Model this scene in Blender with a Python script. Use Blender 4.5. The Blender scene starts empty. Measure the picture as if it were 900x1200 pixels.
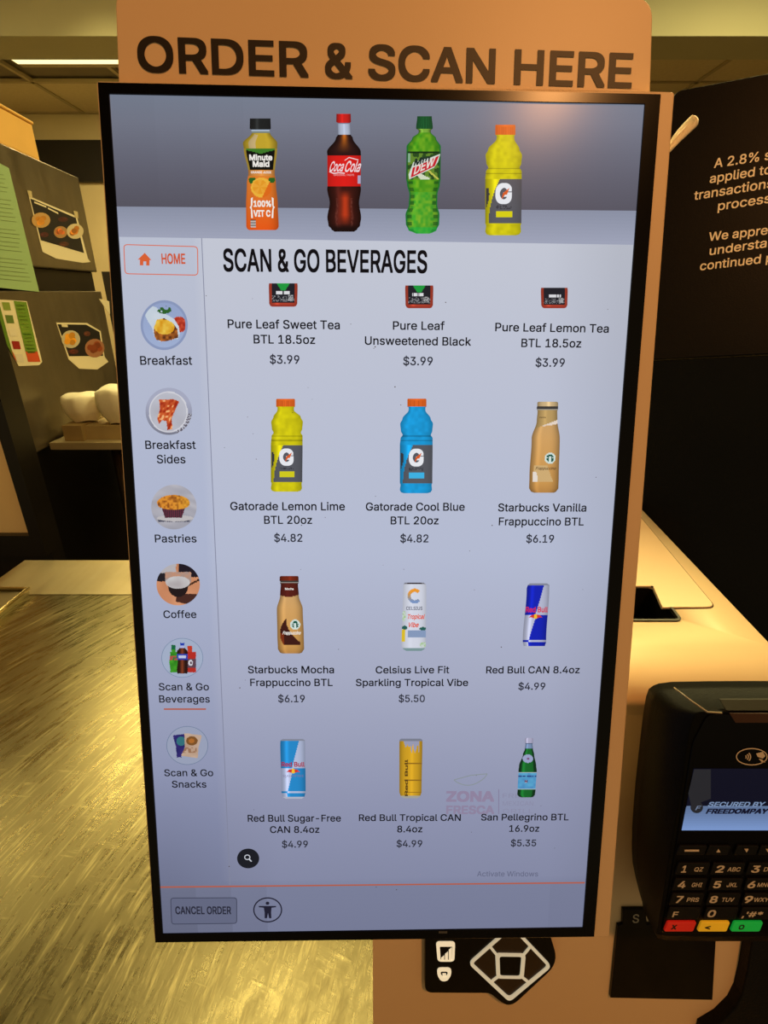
import bpy, math, random, os
from mathutils import Vector as V
random.seed(7)
SC = bpy.context.scene
COL = SC.collection

# ------------------------------------------------------------------ camera, world, light, exposure
F = 600.0                                   # focal length in pixels of a 900 x 1200 frame
PITCH = math.atan2(257.0, F)
cP, sP = math.cos(PITCH), math.sin(PITCH)
EYE = V((0, 0, 1.46))
cam = bpy.data.cameras.new('camera'); cam.sensor_fit = 'HORIZONTAL'; cam.sensor_width = 36
cam.lens = 36 * F / 900; cam.clip_start = 0.01
co = bpy.data.objects.new('camera', cam); COL.objects.link(co)
co.location = EYE; co.rotation_euler = (math.pi/2 - PITCH, 0, 0)
SC.camera = co
SC.view_settings.view_transform = 'Standard'; SC.view_settings.look = 'None'
SC.view_settings.gamma = 1; SC.view_settings.use_curve_mapping = False
SC.view_settings.exposure = 0.0
wd = bpy.data.worlds.new('world'); SC.world = wd; wd.use_nodes = True
wd.node_tree.nodes['Background'].inputs[0].default_value = (1.0, .82, .45, 1)
wd.node_tree.nodes['Background'].inputs[1].default_value = .27

def area(name, loc, target, size, col, power, size_y=None, spread=None):
    l = bpy.data.lights.new(name, 'AREA'); l.color = col; l.energy = power; l.size = size
    if size_y: l.shape = 'RECTANGLE'; l.size_y = size_y
    if spread: l.spread = spread
    o = bpy.data.objects.new(name, l); COL.objects.link(o); o.location = loc
    o.rotation_euler = (V(target) - V(loc)).to_track_quat('-Z', 'Y').to_euler()
    return o
# warm lamp hanging over the front of the kiosk, kitchen ceiling lamps and added fill lights behind it
area('orange_lamp', (.47, -.60, 2.52), (.15, .30, 1.35), .10, (1, .43, .13), 12.0)
area('deck_fill', (.85, 1.15, 2.45), (.2, .45, 1.2), .35, (1, .84, .34), 6.5, spread=1.2)  # unseen lamp added to brighten the deck in yellow
area('kitchen_area_light', (1.5, 2.2, 2.66), (1.5, 2.4, 0), .9, (1, .83, .36), 16, .25)  # unseen, added to lift the bulkhead and ceiling at the right
area('kitchen_area_light', (.1, 2.3, 2.66), (-1.0, 2.0, 1.3), .8, (1, .80, .36), 22, .5)  # unseen, added to light the side of the steel cabinet
area('kitchen_area_light', (-.35, .95, 2.66), (-.35, .95, 0), .7, (1, .83, .36), 5, .25)
area('kitchen_area_light', (-1.85, 1.8, 2.66), (-1.6, 1.7, 0), .9, (1, .83, .36), 9, .25)
area('kitchen_area_light', (-1.35, 2.2, 2.66), (-1.2, 2.1, 0), .9, (1, .83, .36), 14, .25, spread=2.2)
area('kitchen_area_light', (.75, 1.35, 2.66), (.7, 1.3, .9), 1.1, (1, .80, .32), 12, .5)
area('kitchen_area_light', (-1.3, 3.3, 2.66), (-1.3, 3.4, 0), 1.2, (1, .78, .34), 60, .5)

# ------------------------------------------------------------------ frames: camera space -> world
def W(c):                                   # camera coords (x right, y down, z ahead) to world
    x, y, z = c
    return V((x, z*cP - y*sP, EYE.z - y*cP - z*sP))
def wdir(c): return W(c) - EYE
def ray(px, py): return V(((px-450)/F, (py-600)/F, 1.0))

class Plane:
    """a flat frame in space: o origin, a to the right, b down, n towards the viewer"""
    def __init__(s, o, a, b):
        s.o = V(o); s.a = V(a).normalized(); b = V(b); b = b - b.dot(s.a)*s.a; s.b = b.normalized()
        s.n = -(s.a.cross(s.b))
    def hit(s, px, py, h=0.0):
        r = ray(px, py); o = s.o + s.n*h
        p = r * (o.dot(s.n) / r.dot(s.n)) - o
        return p.dot(s.a), p.dot(s.b)
    def at(s, u, v, h=0.0): return W(s.o + s.a*u + s.b*v + s.n*h)
    def px(s, px, py, h=0.0): return s.at(*s.hit(px, py, h), h)
def zplane(z):                              # horizontal plane at world height z
    return Plane(V((0, cP, sP))*(EYE.z - z), (1, 0, 0), (0, sP, -cP))
UPC = V((0, -cP, -sP)); FWC = V((0, -sP, cP))

K = .268
SCR = Plane(V((-.50754, -.77234, .94572))*K, (.99978, .00215, .02104), (-.00827, .98899, .14773))

# ------------------------------------------------------------------ colours and materials
def lin(c):
    return tuple(((v/255)/12.92 if v/255 <= .04045 else ((v/255+.055)/1.055)**2.4) for v in c[:3])
MATS = {}
def mat(name, col=(200, 200, 200), rough=.5, metal=0, spec=.4, noise=None, bump=0, bscale=60, emit=None, coat=0):
    if name in MATS: return MATS[name]
    m = bpy.data.materials.new(name); m.use_nodes = True; nt = m.node_tree; p = nt.nodes['Principled BSDF']
    c = lin(col)
    p.inputs['Base Color'].default_value = (*c, 1); p.inputs['Roughness'].default_value = rough
    p.inputs['Metallic'].default_value = metal; p.inputs['Specular IOR Level'].default_value = spec
    p.inputs['Coat Weight'].default_value = coat
    tc = nt.nodes.new('ShaderNodeTexCoord')
    if noise:
        n = nt.nodes.new('ShaderNodeTexNoise'); n.inputs['Scale'].default_value = noise[0]; n.inputs['Detail'].default_value = 5
        nt.links.new(tc.outputs['Object'], n.inputs['Vector'])
        r = nt.nodes.new('ShaderNodeValToRGB')
        r.color_ramp.elements[0].position = .3; r.color_ramp.elements[1].position = .7
        r.color_ramp.elements[0].color = (*[x*(1-noise[1]) for x in c], 1)
        r.color_ramp.elements[1].color = (*[min(1, x*(1+noise[1])) for x in c], 1)
        nt.links.new(n.outputs['Fac'], r.inputs['Fac']); nt.links.new(r.outputs[0], p.inputs['Base Color'])
    if bump:
        n = nt.nodes.new('ShaderNodeTexNoise'); n.inputs['Scale'].default_value = bscale; n.inputs['Detail'].default_value = 3
        nt.links.new(tc.outputs['Object'], n.inputs['Vector'])
        b = nt.nodes.new('ShaderNodeBump'); b.inputs['Strength'].default_value = bump; b.inputs['Distance'].default_value = .002
        nt.links.new(n.outputs['Fac'], b.inputs['Height']); nt.links.new(b.outputs[0], p.inputs['Normal'])
    if emit:
        p.inputs['Emission Color'].default_value = (*lin(emit[0]), 1); p.inputs['Emission Strength'].default_value = emit[1]
    MATS[name] = m
    return m

def colour_mat(name, emission, rough, spec, sampling='NONE'):
    m = bpy.data.materials.new(name); m.use_nodes = True; nt = m.node_tree; p = nt.nodes['Principled BSDF']
    a = nt.nodes.new('ShaderNodeAttribute'); a.attribute_name = 'Col'
    p.inputs['Roughness'].default_value = rough; p.inputs['Specular IOR Level'].default_value = spec
    if emission:
        p.inputs['Base Color'].default_value = (.004, .004, .005, 1)
        nt.links.new(a.outputs['Color'], p.inputs['Emission Color']); p.inputs['Emission Strength'].default_value = 1.0
        m.cycles.emission_sampling = sampling
    else:
        nt.links.new(a.outputs['Color'], p.inputs['Base Color'])
    MATS[name] = m
    return m
GLOW = colour_mat('lit_display', True, .2, .07)
GLOWBG = colour_mat('lit_display_background', True, .2, .07, 'FRONT')
PRINT = colour_mat('printed_paper', False, .55, .3)

# ------------------------------------------------------------------ mesh building
def empty(name, loc, label, cat, group=None):
    o = bpy.data.objects.new(name, None); COL.objects.link(o); o.location = loc; o.empty_display_size = .02
    o['label'] = label; o['category'] = cat
    if group: o['group'] = group
    return o
def tag(o, label=None, cat=None, group=None, kind=None):
    if label: o['label'] = label
    if cat: o['category'] = cat
    if group: o['group'] = group
    if kind: o['kind'] = kind
    return o
ORIG = {}
class MB:
    def __init__(s): s.v = []; s.f = []; s.c = []; s.sm = []
    def face(s, pts, col=None, smooth=False):
        i = len(s.v); s.v += [V(p) for p in pts]; s.f.append(tuple(range(i, i+len(pts)))); s.c.append(col); s.sm.append(smooth)
    def idx(s, verts, faces, col=None, smooth=False):
        i = len(s.v); s.v += [V(p) for p in verts]
        for f in faces: s.f.append(tuple(i+k for k in f)); s.c.append(col); s.sm.append(smooth)
    def hexa(s, p, col=None):               # p: 4 lower corners, 4 upper corners
        s.idx(p, [(3,2,1,0), (4,5,6,7), (0,1,5,4), (1,2,6,5), (2,3,7,6), (3,0,4,7)], col)
    def box(s, x0, y0, z0, x1, y1, z1, col=None):
        s.hexa([(x0,y0,z0),(x1,y0,z0),(x1,y1,z0),(x0,y1,z0),(x0,y0,z1),(x1,y0,z1),(x1,y1,z1),(x0,y1,z1)], col)
    def prism(s, pl, uv, h0, h1, col=None, bev=0):   # outline in plane coords, from height h0 up to h1
        n = len(uv); cu = sum(p[0] for p in uv)/n; cv = sum(p[1] for p in uv)/n
        area2 = sum(uv[i][0]*uv[(i+1)%n][1]-uv[(i+1)%n][0]*uv[i][1] for i in range(n))
        if area2 < 0: uv = uv[::-1]
        rings = [(uv, h0)]
        if bev:
            inn = inset(uv, bev)
            rings += [(uv, h1-bev), (inset(uv, bev*.3), h1-bev*.3), (inn, h1)]
        else: rings += [(uv, h1)]
        vs = []
        for r, h in rings: vs += [pl.at(p[0], p[1], h) for p in r]
        fs = []
        for k in range(len(rings)-1):
            for i in range(n):
                j = (i+1) % n
                fs.append((k*n+j, k*n+i, (k+1)*n+i, (k+1)*n+j))
        fs.append(tuple(range(n))); top = (len(rings)-1)*n; fs.append(tuple(top+n-1-i for i in range(n)))
        s.idx(vs, fs, col)
    def ring(s, pl, outer, inner, h0, h1, col=None):
        n = len(outer); vs = []
        for r, h in ((outer, h0), (outer, h1), (inner, h1), (inner, h0)): vs += [pl.at(p[0], p[1], h) for p in r]
        fs = [(k*n+(i+1)%n, k*n+i, ((k+1)%4)*n+i, ((k+1)%4)*n+(i+1)%n) for k in range(4) for i in range(n)]
        s.idx(vs, fs, col)
    def tube(s, pts, rad, n=10, col=None, smooth=True, flat=1.0):
        pts = [V(p) for p in pts]; rings = []
        up = V((0, 0, 1))
        for i, p in enumerate(pts):
            d = (pts[min(i+1, len(pts)-1)] - pts[max(i-1, 0)]).normalized()
            x = d.cross(up); x = x.normalized() if x.length > 1e-4 else V((1, 0, 0)); y = d.cross(x)
            r = rad[i] if isinstance(rad, (list, tuple)) else rad
            rings.append([p + x*r*math.cos(2*math.pi*k/n) + y*r*flat*math.sin(2*math.pi*k/n) for k in range(n)])
        vs = [q for r in rings for q in r]; fs = []
        for i in range(len(pts)-1):
            for k in range(n): fs.append((i*n+k, i*n+(k+1)%n, (i+1)*n+(k+1)%n, (i+1)*n+k))
        s.idx(vs, fs, col, smooth)
        s.idx(rings[0], [tuple(range(n))[::-1]], col); s.idx(rings[-1], [tuple(range(n))], col)
    def build(s, name, m, parent=None, label=None, origin=None, cat=None, kind=None, group=None, fix=True):
        if origin is None:
            if parent is not None: origin = ORIG[parent.name]
            else:
                xs = [p.x for p in s.v]; ys = [p.y for p in s.v]; zs = [p.z for p in s.v]
                origin = V(((min(xs)+max(xs))/2, (min(ys)+max(ys))/2, min(zs)))
        origin = V(origin)
        me = bpy.data.meshes.new(name); me.from_pydata([tuple(p-origin) for p in s.v], [], s.f)
        me.materials.append(m)
        if any(c is not None for c in s.c):
            at = me.color_attributes.new('Col', 'FLOAT_COLOR', 'CORNER'); buf = []
            for poly, c in zip(me.polygons, s.c):
                c = lin(c) if c is not None else (0, 0, 0)
                buf += [c[0], c[1], c[2], 1.0] * poly.loop_total
            at.data.foreach_set('color', buf)
        me.polygons.foreach_set('use_smooth', s.sm)
        if fix:
            import bmesh
            bm = bmesh.new(); bm.from_mesh(me); bmesh.ops.remove_doubles(bm, verts=bm.verts, dist=1e-6)
            bmesh.ops.recalc_face_normals(bm, faces=bm.faces); bm.to_mesh(me); bm.free()
        me.update()
        o = bpy.data.objects.new(name, me); COL.objects.link(o)
        if parent is not None:
            o.parent = parent; o.location = origin - ORIG[parent.name]
        else: o.location = origin
        ORIG[o.name] = origin
        return tag(o, label, cat, group, kind)
def thing(name, loc, label, cat, group=None):
    o = empty(name, loc, label, cat, group); ORIG[o.name] = V(loc); return o

def inset(uv, d):
    n = len(uv); out = []
    a2 = sum(uv[i][0]*uv[(i+1)%n][1]-uv[(i+1)%n][0]*uv[i][1] for i in range(n)); sg = 1 if a2 > 0 else -1
    for i in range(n):
        p0, p1, p2 = V(uv[i-1]), V(uv[i]), V(uv[(i+1) % n])
        e1 = (p1-p0).normalized(); e2 = (p2-p1).normalized()
        n1 = V((-e1.y, e1.x))*sg; n2 = V((-e2.y, e2.x))*sg
        m = (n1+n2); m = m/max(m.length_squared/2, .3) if m.length > 1e-6 else n1
        out.append(tuple(p1+m*d))
    return out
def rounded(pts, r, k=5):                   # round every corner of an outline; r one value or one per corner
    out = []; n = len(pts)
    for i in range(n):
        p0, p1, p2 = V(pts[i-1]), V(pts[i]), V(pts[(i+1) % n]); rr = r[i] if isinstance(r, (list, tuple)) else r
        if rr <= 0: out.append(tuple(p1)); continue
        d0 = (p0-p1); d2 = (p2-p1); q = min(rr, d0.length*.48, d2.length*.48)
        s0 = p1+d0.normalized()*q; s2 = p1+d2.normalized()*q
        for j in range(k+1):
            t = j/k; out.append(tuple(s0*(1-t)**2 + p1*2*t*(1-t) + s2*t*t))
    return out
def hits(pl, pts, h=0.0): return [pl.hit(x, y, h) for x, y in pts]
def ell(cx, cy, rx, ry, n=40): return [(cx+rx*math.cos(2*math.pi*i/n), cy+ry*math.sin(2*math.pi*i/n)) for i in range(n)]

# ------------------------------------------------------------------ text
def font():
    for b in (bpy.utils.resource_path('LOCAL'), bpy.utils.resource_path('SYSTEM')):
        p = os.path.join(b, 'datafiles', 'fonts', 'Inter.woff2')
        if os.path.exists(p):
            try: return bpy.data.fonts.load(p)
            except Exception: pass
    return None
FONT = font()
GL = {}
def inpoly(x, y, P):
    c = False; n = len(P)
    for i in range(n):
        x0, y0 = P[i-1]; x1, y1 = P[i]
        if (y0 > y) != (y1 > y) and x < (x1-x0)*(y-y0)/(y1-y0)+x0: c = not c
    return c
def glyphs(txt, bold=0.0, space=1.0):
    if bold:                                # heavier strokes: the outline repeated in a small circle
        vs, fs = glyphs(txt, 0, space); n = 8 if bold >= .012 else 4; V_ = []; F_ = []
        for k in range(n):
            a = 2*math.pi*(k+(0 if n == 8 else .5))/n; i = len(V_); q = max(abs(math.cos(a)), abs(math.sin(a)))
            dx, dy = bold*math.cos(a)/q, bold*math.sin(a)/q
            V_ += [(x+dx, y+dy) for x, y in vs]; F_ += [tuple(q+i for q in f) for f in fs]
        return V_, F_
    key = (txt, space)
    if key in GL: return GL[key]
    c = bpy.data.curves.new('t', 'FONT'); c.body = txt; c.size = 1; c.resolution_u = 3; c.space_character = space
    if FONT: c.font = FONT
    c.fill_mode = 'FRONT'
    o = bpy.data.objects.new('t', c); COL.objects.link(o)
    bpy.context.view_layer.update()
    cu = o.evaluated_get(bpy.context.evaluated_depsgraph_get()).to_curve(bpy.context.evaluated_depsgraph_get())
    loops = []
    for sp in cu.splines:                   # every contour as a polyline
        bp = sp.bezier_points; P = []
        if not len(bp): P = [(q.co.x, q.co.y) for q in sp.points]
        for i in range(len(bp)):
            a_, b_ = bp[i], bp[(i+1) % len(bp)]
            h1, h2 = a_.handle_right, b_.handle_left
            ch = (b_.co-a_.co); st = abs(ch.x*(h1-a_.co).y-ch.y*(h1-a_.co).x)+abs(ch.x*(h2-a_.co).y-ch.y*(h2-a_.co).x)
            k = 1 if st < 1e-5 else 4
            for j in range(k):
                t = j/k; q = a_.co*(1-t)**3+h1*3*t*(1-t)**2+h2*3*t*t*(1-t)+b_.co*t**3; P.append((q.x, q.y))
        if len(P) > 2: loops.append(P)
    bpy.data.objects.remove(o); bpy.data.curves.remove(c)
    # letters grouped by overlapping width, each filled by the non-zero rule in horizontal slices
    vs = []; fs = []
    bx_ = sorted([(min(p[0] for p in P), max(p[0] for p in P), P) for P in loops], key=lambda t: t[0])
    groups = []
    for x0, x1, P in bx_:
        if groups and x0 < groups[-1][0]-1e-4: groups[-1][0] = max(groups[-1][0], x1); groups[-1][1].append(P)
        else: groups.append([x1, [P]])
    st = None
    for _, G in groups:
        E_ = []
        for P in G:
            for i in range(len(P)):
                (ax, ay), (bx, by) = P[i-1], P[i]
                if abs(ay-by) > 1e-7: E_.append((ax, ay, bx, by, 1) if ay < by else (bx, by, ax, ay, -1))
        ys_ = {round(y, 6) for e in E_ for y in (e[1], e[3])}
        for i in range(len(E_)):                       # crossings of overlapping strokes
            ax, ay, bx, by, _w = E_[i]
            for j in range(i):
                cx, cy, dx, dy, _v = E_[j]
                if max(ay, cy) >= min(by, dy): continue
                k1 = (bx-ax)/(by-ay); k2 = (dx-cx)/(dy-cy)
                if abs(k1-k2) < 1e-9: continue
                y = ((cx-k2*cy)-(ax-k1*ay))/(k1-k2)
                if max(ay, cy) < y < min(by, dy): ys_.add(round(y, 6))
        ys_ = sorted(ys_)
        for y0, y1 in zip(ys_, ys_[1:]):
            if y1-y0 < 2e-6: continue
            ym = (y0+y1)/2; X = []
            for ax, ay, bx, by, w in E_:
                if ay < ym < by: k = (bx-ax)/(by-ay); X.append((ax+k*(ym-ay), ax+k*(y0-ay), ax+k*(y1-ay), w))
            X.sort(key=lambda t: t[0]); wn = 0
            for q in range(len(X)-1):
                wn += X[q][3]
                if wn == 0: continue
                st = X[q] if wn == X[q][3] or st is None else st
                if wn + X[q+1][3] == 0:
                    i = len(vs); vs += [(st[1], y0), (X[q+1][1], y0), (X[q+1][2], y1), (st[2], y1)]; fs.append((i, i+1, i+2, i+3)); st = None
    GL[key] = (vs, fs); return GL[key]
def cap(bold): 
    ys = [v[1] for v in glyphs('H', bold)[0]]; return max(ys), min(ys)
def text(mb, pl, txt, xl, xr, yb, ch, h, col, bold=0.0, yr=None, prefix=None, shear=0.0, thick=0.0, space=1.0, font_fit=True):
    """letters whose ink runs from pixel xl to xr on a base line yb..yr, capital height ch, laid on plane pl at height h"""
    vs, fs = glyphs(txt, bold, space)
    pv = glyphs(prefix, bold, space)[0] if prefix else vs
    x0 = min(v[0] for v in pv); x1 = max(v[0] for v in pv); hi, lo = cap(bold)
    L = V(pl.hit(xl, yb, h)); R = V(pl.hit(xr, yb if yr is None else yr, h))
    ku = (pl.hit(xl, yb, h)[1] - pl.hit(xl, yb-ch, h)[1]) / (hi-lo)
    out = []
    for gx, gy in vs:
        p = L + (R-L)*((gx-x0)/(x1-x0)); yy = (gy-lo)*ku
        out.append((p.x + yy*shear, p.y - yy))
    nb = len(glyphs(txt, 0, space)[0])
    if True: mb.idx([pl.at(p[0], p[1], h+1.5e-6*(i//nb)) for i, p in enumerate(out)], fs, col)

# ================================================================== THE ROOM (setting)
def steel(name, tint=(150, 146, 132), streak=(1, 1, 1), rough=.32, swirl=False, bump=.15, metal=1):
    m = bpy.data.materials.new(name); m.use_nodes = True; nt = m.node_tree; p = nt.nodes['Principled BSDF']
    N = nt.nodes.new; L = nt.links.new
    p.inputs['Metallic'].default_value = metal
    tc = N('ShaderNodeTexCoord')
    def ramp(src, p0, p1, c0, c1):
        r = N('ShaderNodeValToRGB'); r.color_ramp.elements[0].position = p0; r.color_ramp.elements[1].position = p1
        r.color_ramp.elements[0].color = (*c0, 1); r.color_ramp.elements[1].color = (*c1, 1); L(src, r.inputs[0]); return r.outputs[0]
    def streaks(cx, cy, kr, ka, warp=.02):
        # brushed arcs round a centre: noise over (radius, angle)
        mp = N('ShaderNodeMapping'); mp.inputs['Location'].default_value = (-cx, -cy, 0); L(tc.outputs['Object'], mp.inputs[0])
        w = N('ShaderNodeTexNoise'); w.inputs['Scale'].default_value = 3; L(mp.outputs[0], w.inputs['Vector'])
        sx = N('ShaderNodeSeparateXYZ'); L(mp.outputs[0], sx.inputs[0])
        ln = N('ShaderNodeVectorMath'); ln.operation = 'LENGTH'; L(mp.outputs[0], ln.inputs[0])
        wa = N('ShaderNodeMath'); wa.operation = 'MULTIPLY_ADD'; L(w.outputs['Fac'], wa.inputs[0]); wa.inputs[1].default_value = warp; L(ln.outputs['Value'], wa.inputs[2])
        at = N('ShaderNodeMath'); at.operation = 'ARCTAN2'; L(sx.outputs[1], at.inputs[0]); L(sx.outputs[0], at.inputs[1])
        m1 = N('ShaderNodeMath'); m1.operation = 'MULTIPLY'; L(wa.outputs[0], m1.inputs[0]); m1.inputs[1].default_value = kr
        m2 = N('ShaderNodeMath'); m2.operation = 'MULTIPLY'; L(at.outputs[0], m2.inputs[0]); m2.inputs[1].default_value = ka
        cb = N('ShaderNodeCombineXYZ'); L(m1.outputs[0], cb.inputs[0]); L(m2.outputs[0], cb.inputs[1])
        n = N('ShaderNodeTexNoise'); n.inputs['Scale'].default_value = 1; n.inputs['Detail'].default_value = 6; n.inputs['Roughness'].default_value = .65
        L(cb.outputs[0], n.inputs['Vector']); return n.outputs['Fac']
    c = lin(tint)
    if swirl:
        s1 = streaks(.6, .12, 200, 15); s2 = streaks(-.45, -.7, 190, 20); s3 = streaks(.25, .05, 60, 8)
        s2m = N('ShaderNodeMath'); s2m.operation = 'MULTIPLY'; L(s2, s2m.inputs[0]); s2m.inputs[1].default_value = .9
        mx = N('ShaderNodeMath'); mx.operation = 'MAXIMUM'; L(s1, mx.inputs[0]); L(s2m.outputs[0], mx.inputs[1])
        ad = N('ShaderNodeMath'); ad.operation = 'ADD'; L(s1, ad.inputs[0]); L(s3, ad.inputs[1])
        ha = N('ShaderNodeMath'); ha.operation = 'MULTIPLY'; L(ad.outputs[0], ha.inputs[0]); ha.inputs[1].default_value = .5
        base = ramp(mx.outputs[0], .54, .76, [x*.72 for x in c], [min(1, x*1.7) for x in c])
        L(base, p.inputs['Base Color'])
        ro = ramp(ha.outputs[0], .35, .65, (.20,)*3, (.40,)*3); L(ro, p.inputs['Roughness'])
        src = mx.outputs[0]
    else:
        mp = N('ShaderNodeMapping'); mp.inputs['Scale'].default_value = streak; L(tc.outputs['Object'], mp.inputs[0])
        n = N('ShaderNodeTexNoise'); n.inputs['Scale'].default_value = 30; n.inputs['Detail'].default_value = 5; L(mp.outputs[0], n.inputs['Vector'])
        n2 = N('ShaderNodeTexNoise'); n2.inputs['Scale'].default_value = 3; n2.inputs['Detail'].default_value = 4; L(tc.outputs['Object'], n2.inputs['Vector'])
        L(ramp(n2.outputs['Fac'], .3, .7, [x*.7 for x in c], [x*1.15 for x in c]), p.inputs['Base Color'])
        L(ramp(n.outputs['Fac'], .3, .7, (rough*.8,)*3, (rough*1.25,)*3), p.inputs['Roughness'])
        src = n.outputs['Fac']
    b = N('ShaderNodeBump'); b.inputs['Strength'].default_value = bump; b.inputs['Distance'].default_value = .001
    L(src, b.inputs['Height']); L(b.outputs[0], p.inputs['Normal'])
    MATS[name] = m; return m

CEIL = EYE.z + 1.24
mWall = mat('kitchen_wall_paint', (205, 190, 150), .7, noise=(2, .08))
mTile = mat('ceiling_tile', (205, 190, 150), .85, bump=.4, bscale=90, noise=(40, .05))
mGrid = mat('ceiling_grid', (170, 155, 120), .6, noise=(5, .05))
m = MB(); m.box(-3.2, -1.6, -.05, 3.2, 4.9, 0); m.build('floor', mat('floor_tile', (90, 70, 52), .5, noise=(4, .2)), kind='structure')
m = MB(); m.box(-3.2, -1.6, CEIL+.03, 3.2, 4.9, CEIL+.1); ceil = m.build('ceiling', mat('ceiling_slab', (120, 110, 90), .8, noise=(3, .1)), kind='structure')
m = MB(); m.box(-3.25, 4.75, 0, 3.25, 4.85, CEIL+.03)
wb = m.build('wall_back', mWall, kind='structure')
m = MB(); m.box(-3.3, -1.6, 0, -3.2, 4.85, CEIL+.1); m.build('wall_left', mWall, kind='structure')
m = MB(); m.box(3.2, -1.6, 0, 3.3, 4.85, CEIL+.1); m.build('wall_right', mWall, kind='structure')
# ceiling tiles and the tee bars between them, as far as they can be seen
m = MB(); m.box(-.293, -.293, 0, .293, .293, .014)
t0 = None; ty = [3.20+.61*j for j in range(3)]
for j in range(3):
    for i in range(-5, 5):
        x = .18+.61*i+.305; y = ty[j]
        if i in (-5, -4, -3) and j == 1: continue      # the light fitting takes these bays
        if t0 is None:
            t0 = m.build('ceiling_tile', mTile, ceil, origin=(0, 0, 0)); o = t0
        else:
            o = t0.copy(); COL.objects.link(o); o.parent = ceil
        o.location = V((x, y, CEIL+.008)) - ORIG['ceiling']
for j in range(4):
    m = MB(); m.box(-3.0, ty[0]-.305+.61*j-.012, CEIL, 3.2, ty[0]-.305+.61*j+.012, CEIL+.02); m.build('ceiling_tee_bar', mGrid, ceil)
for i in range(-5, 6):
    m = MB(); m.box(.18+.61*i-.012, 2.9, CEIL, .18+.61*i+.012, 4.72, CEIL+.02); m.build('ceiling_tee_bar', mGrid, ceil)
# dropped bulkhead over the pass
mBulk = mat('bulkhead_paint', (176, 172, 136), .7, noise=(2, .05))
m = MB(); m.box(-3.2, 2.79, EYE.z+1.0, 3.2, 3.03, CEIL+.03); m.build('trim_1', mBulk, kind='structure')
# lamp in the ceiling
lt = thing('ceiling_light', (-1.5, 3.65, CEIL-.03), 'long bright ceiling light fitting glowing beyond the top left of the order sign', 'light')
m = MB(); m.box(-2.14, 3.48, CEIL-.012, -.85, 3.83, CEIL-.002); m.build('frame', mGrid, lt)
m = MB(); m.box(-2.12, 3.50, CEIL-.022, -.9, 3.75, CEIL-.012)
m.build('diffuser', mat('lamp_diffuser', (255, 240, 190), .5, emit=((255, 236, 170), 1.6)), lt, 'glowing milky diffuser')
# dark slab high on the back wall, standing for the shade inside an opening
m = MB(); m.box(-3.0, 4.70, EYE.z+.80, 3.0, 4.748, EYE.z+1.07); m.build('trim_2', mat('opening_shade', (24, 20, 16), .6, noise=(3, .2)), kind='structure')

# ================================================================== LEFT BACKGROUND
def dirpx(x, y): return ray(x, y)
Lz = 1.115/.597
LP = Plane(ray(92, 208)*Lz, dirpx(395, 343), -UPC)     # side of the steel cabinet, facing the aisle
mSteel = steel('cabinet_steel', (130, 120, 98), (1, 1, .1), .36, metal=.8)
u1, vtop = LP.hit(92, 208); u0 = LP.hit(12, 520)[0]
vs1 = LP.hit(80, 316)[1]; vs2 = LP.hit(80, 341)[1]
cab = thing('steel_cabinet', LP.at(u1-.6, 1.8, -.35)*1, 'tall steel kitchen cabinet at far left with menus and notices taped to its side', 'cabinet')
cab.location.z = 0; ORIG[cab.name] = cab.location.copy()
def lbox(mb, ua, ub, va, vb, h0, h1): mb.prism(LP, [(ua, va), (ub, va), (ub, vb), (ua, vb)], h0, h1, bev=.004)
vfl = LP.hit(92, 208)[1] + (W(LP.o).z)                  # v of the floor
m = MB(); lbox(m, u0, u1, vtop, vs1, -.7, 0); m.build('upper_side_panel', mSteel, cab)
m = MB(); lbox(m, u0, u1, vs1, vs2, -.7, -.02); m.build('recessed_band', mat('band_shade', (46, 40, 32), .4, metal=.6, noise=(4, .2)), cab, 'recessed band darkened for shade between the panels')  # shade of the seam between the panels put into the band's colour
vlow = LP.hit(60, 522)[1]
m = MB(); lbox(m, u0, u1, vs2, vlow, -.7, 0); m.build('lower_side_panel', mSteel, cab)
m = MB(); lbox(m, u0, u1-.03, vlow, vfl-.002, -.68, -.03); m.build('base', mat('base_shade', (16, 14, 12), .5, noise=(5, .3)), cab, 'lower housing, black for the dark void')  # black stands for the dark void under the cabinet's panels
# cardboard box on top
bx = thing('cardboard_box', LP.at(LP.hit(20, 168)[0], vtop, -.2), 'warm yellow cardboard box standing on top of the steel cabinet', 'box')
mCard = mat('cardboard', (226, 178, 92), .7, noise=(6, .06))
ub = LP.hit(48, 182)[0]
m = MB(); lbox(m, ub-.75, ub, LP.hit(44, 147)[1]+.004, vtop, -.4, -.006); m.build('carton', mCard, bx)
m = MB(); lbox(m, ub-.75, ub+.004, LP.hit(44, 147)[1]-.006, LP.hit(44, 147)[1]+.003, -.4, -.002); m.build('lid_flap', mCard, bx)

def sheet(name, poly, label, group=None, h=.0015, col=(225, 215, 180)):
    m = MB(); m.prism(LP, hits(LP, poly, h), 0.0003, h, col)
    return m.build(name, PRINT, None, label, cat='paper')
def ondraw(pts, h, col, mb): mb.face([LP.px(x, y, h) for x, y in pts], col)
# green notice
g = sheet('green_notice', [(-60, 170), (-20, 181), (10.5, 197), (46, 342), (-10, 336), (-60, 330)], 'pale green notice sheet with small print at the far left edge', col=(150, 182, 128))
m = MB()
for k in range(26):
    y = 205+k*5.0; xr = 6+ (y-197)*.25 - (2+random.random()*5)
    if k % 7 == 5: continue
    m.face([LP.px(-55, y-9, .002), LP.px(xr, y-1 + .8, .002), LP.px(xr, y + .4, .002), LP.px(-55, y-7.8, .002)], (110, 130, 80))
m.build('printed_lines', PRINT, g, 'rows of small dark print')
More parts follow.
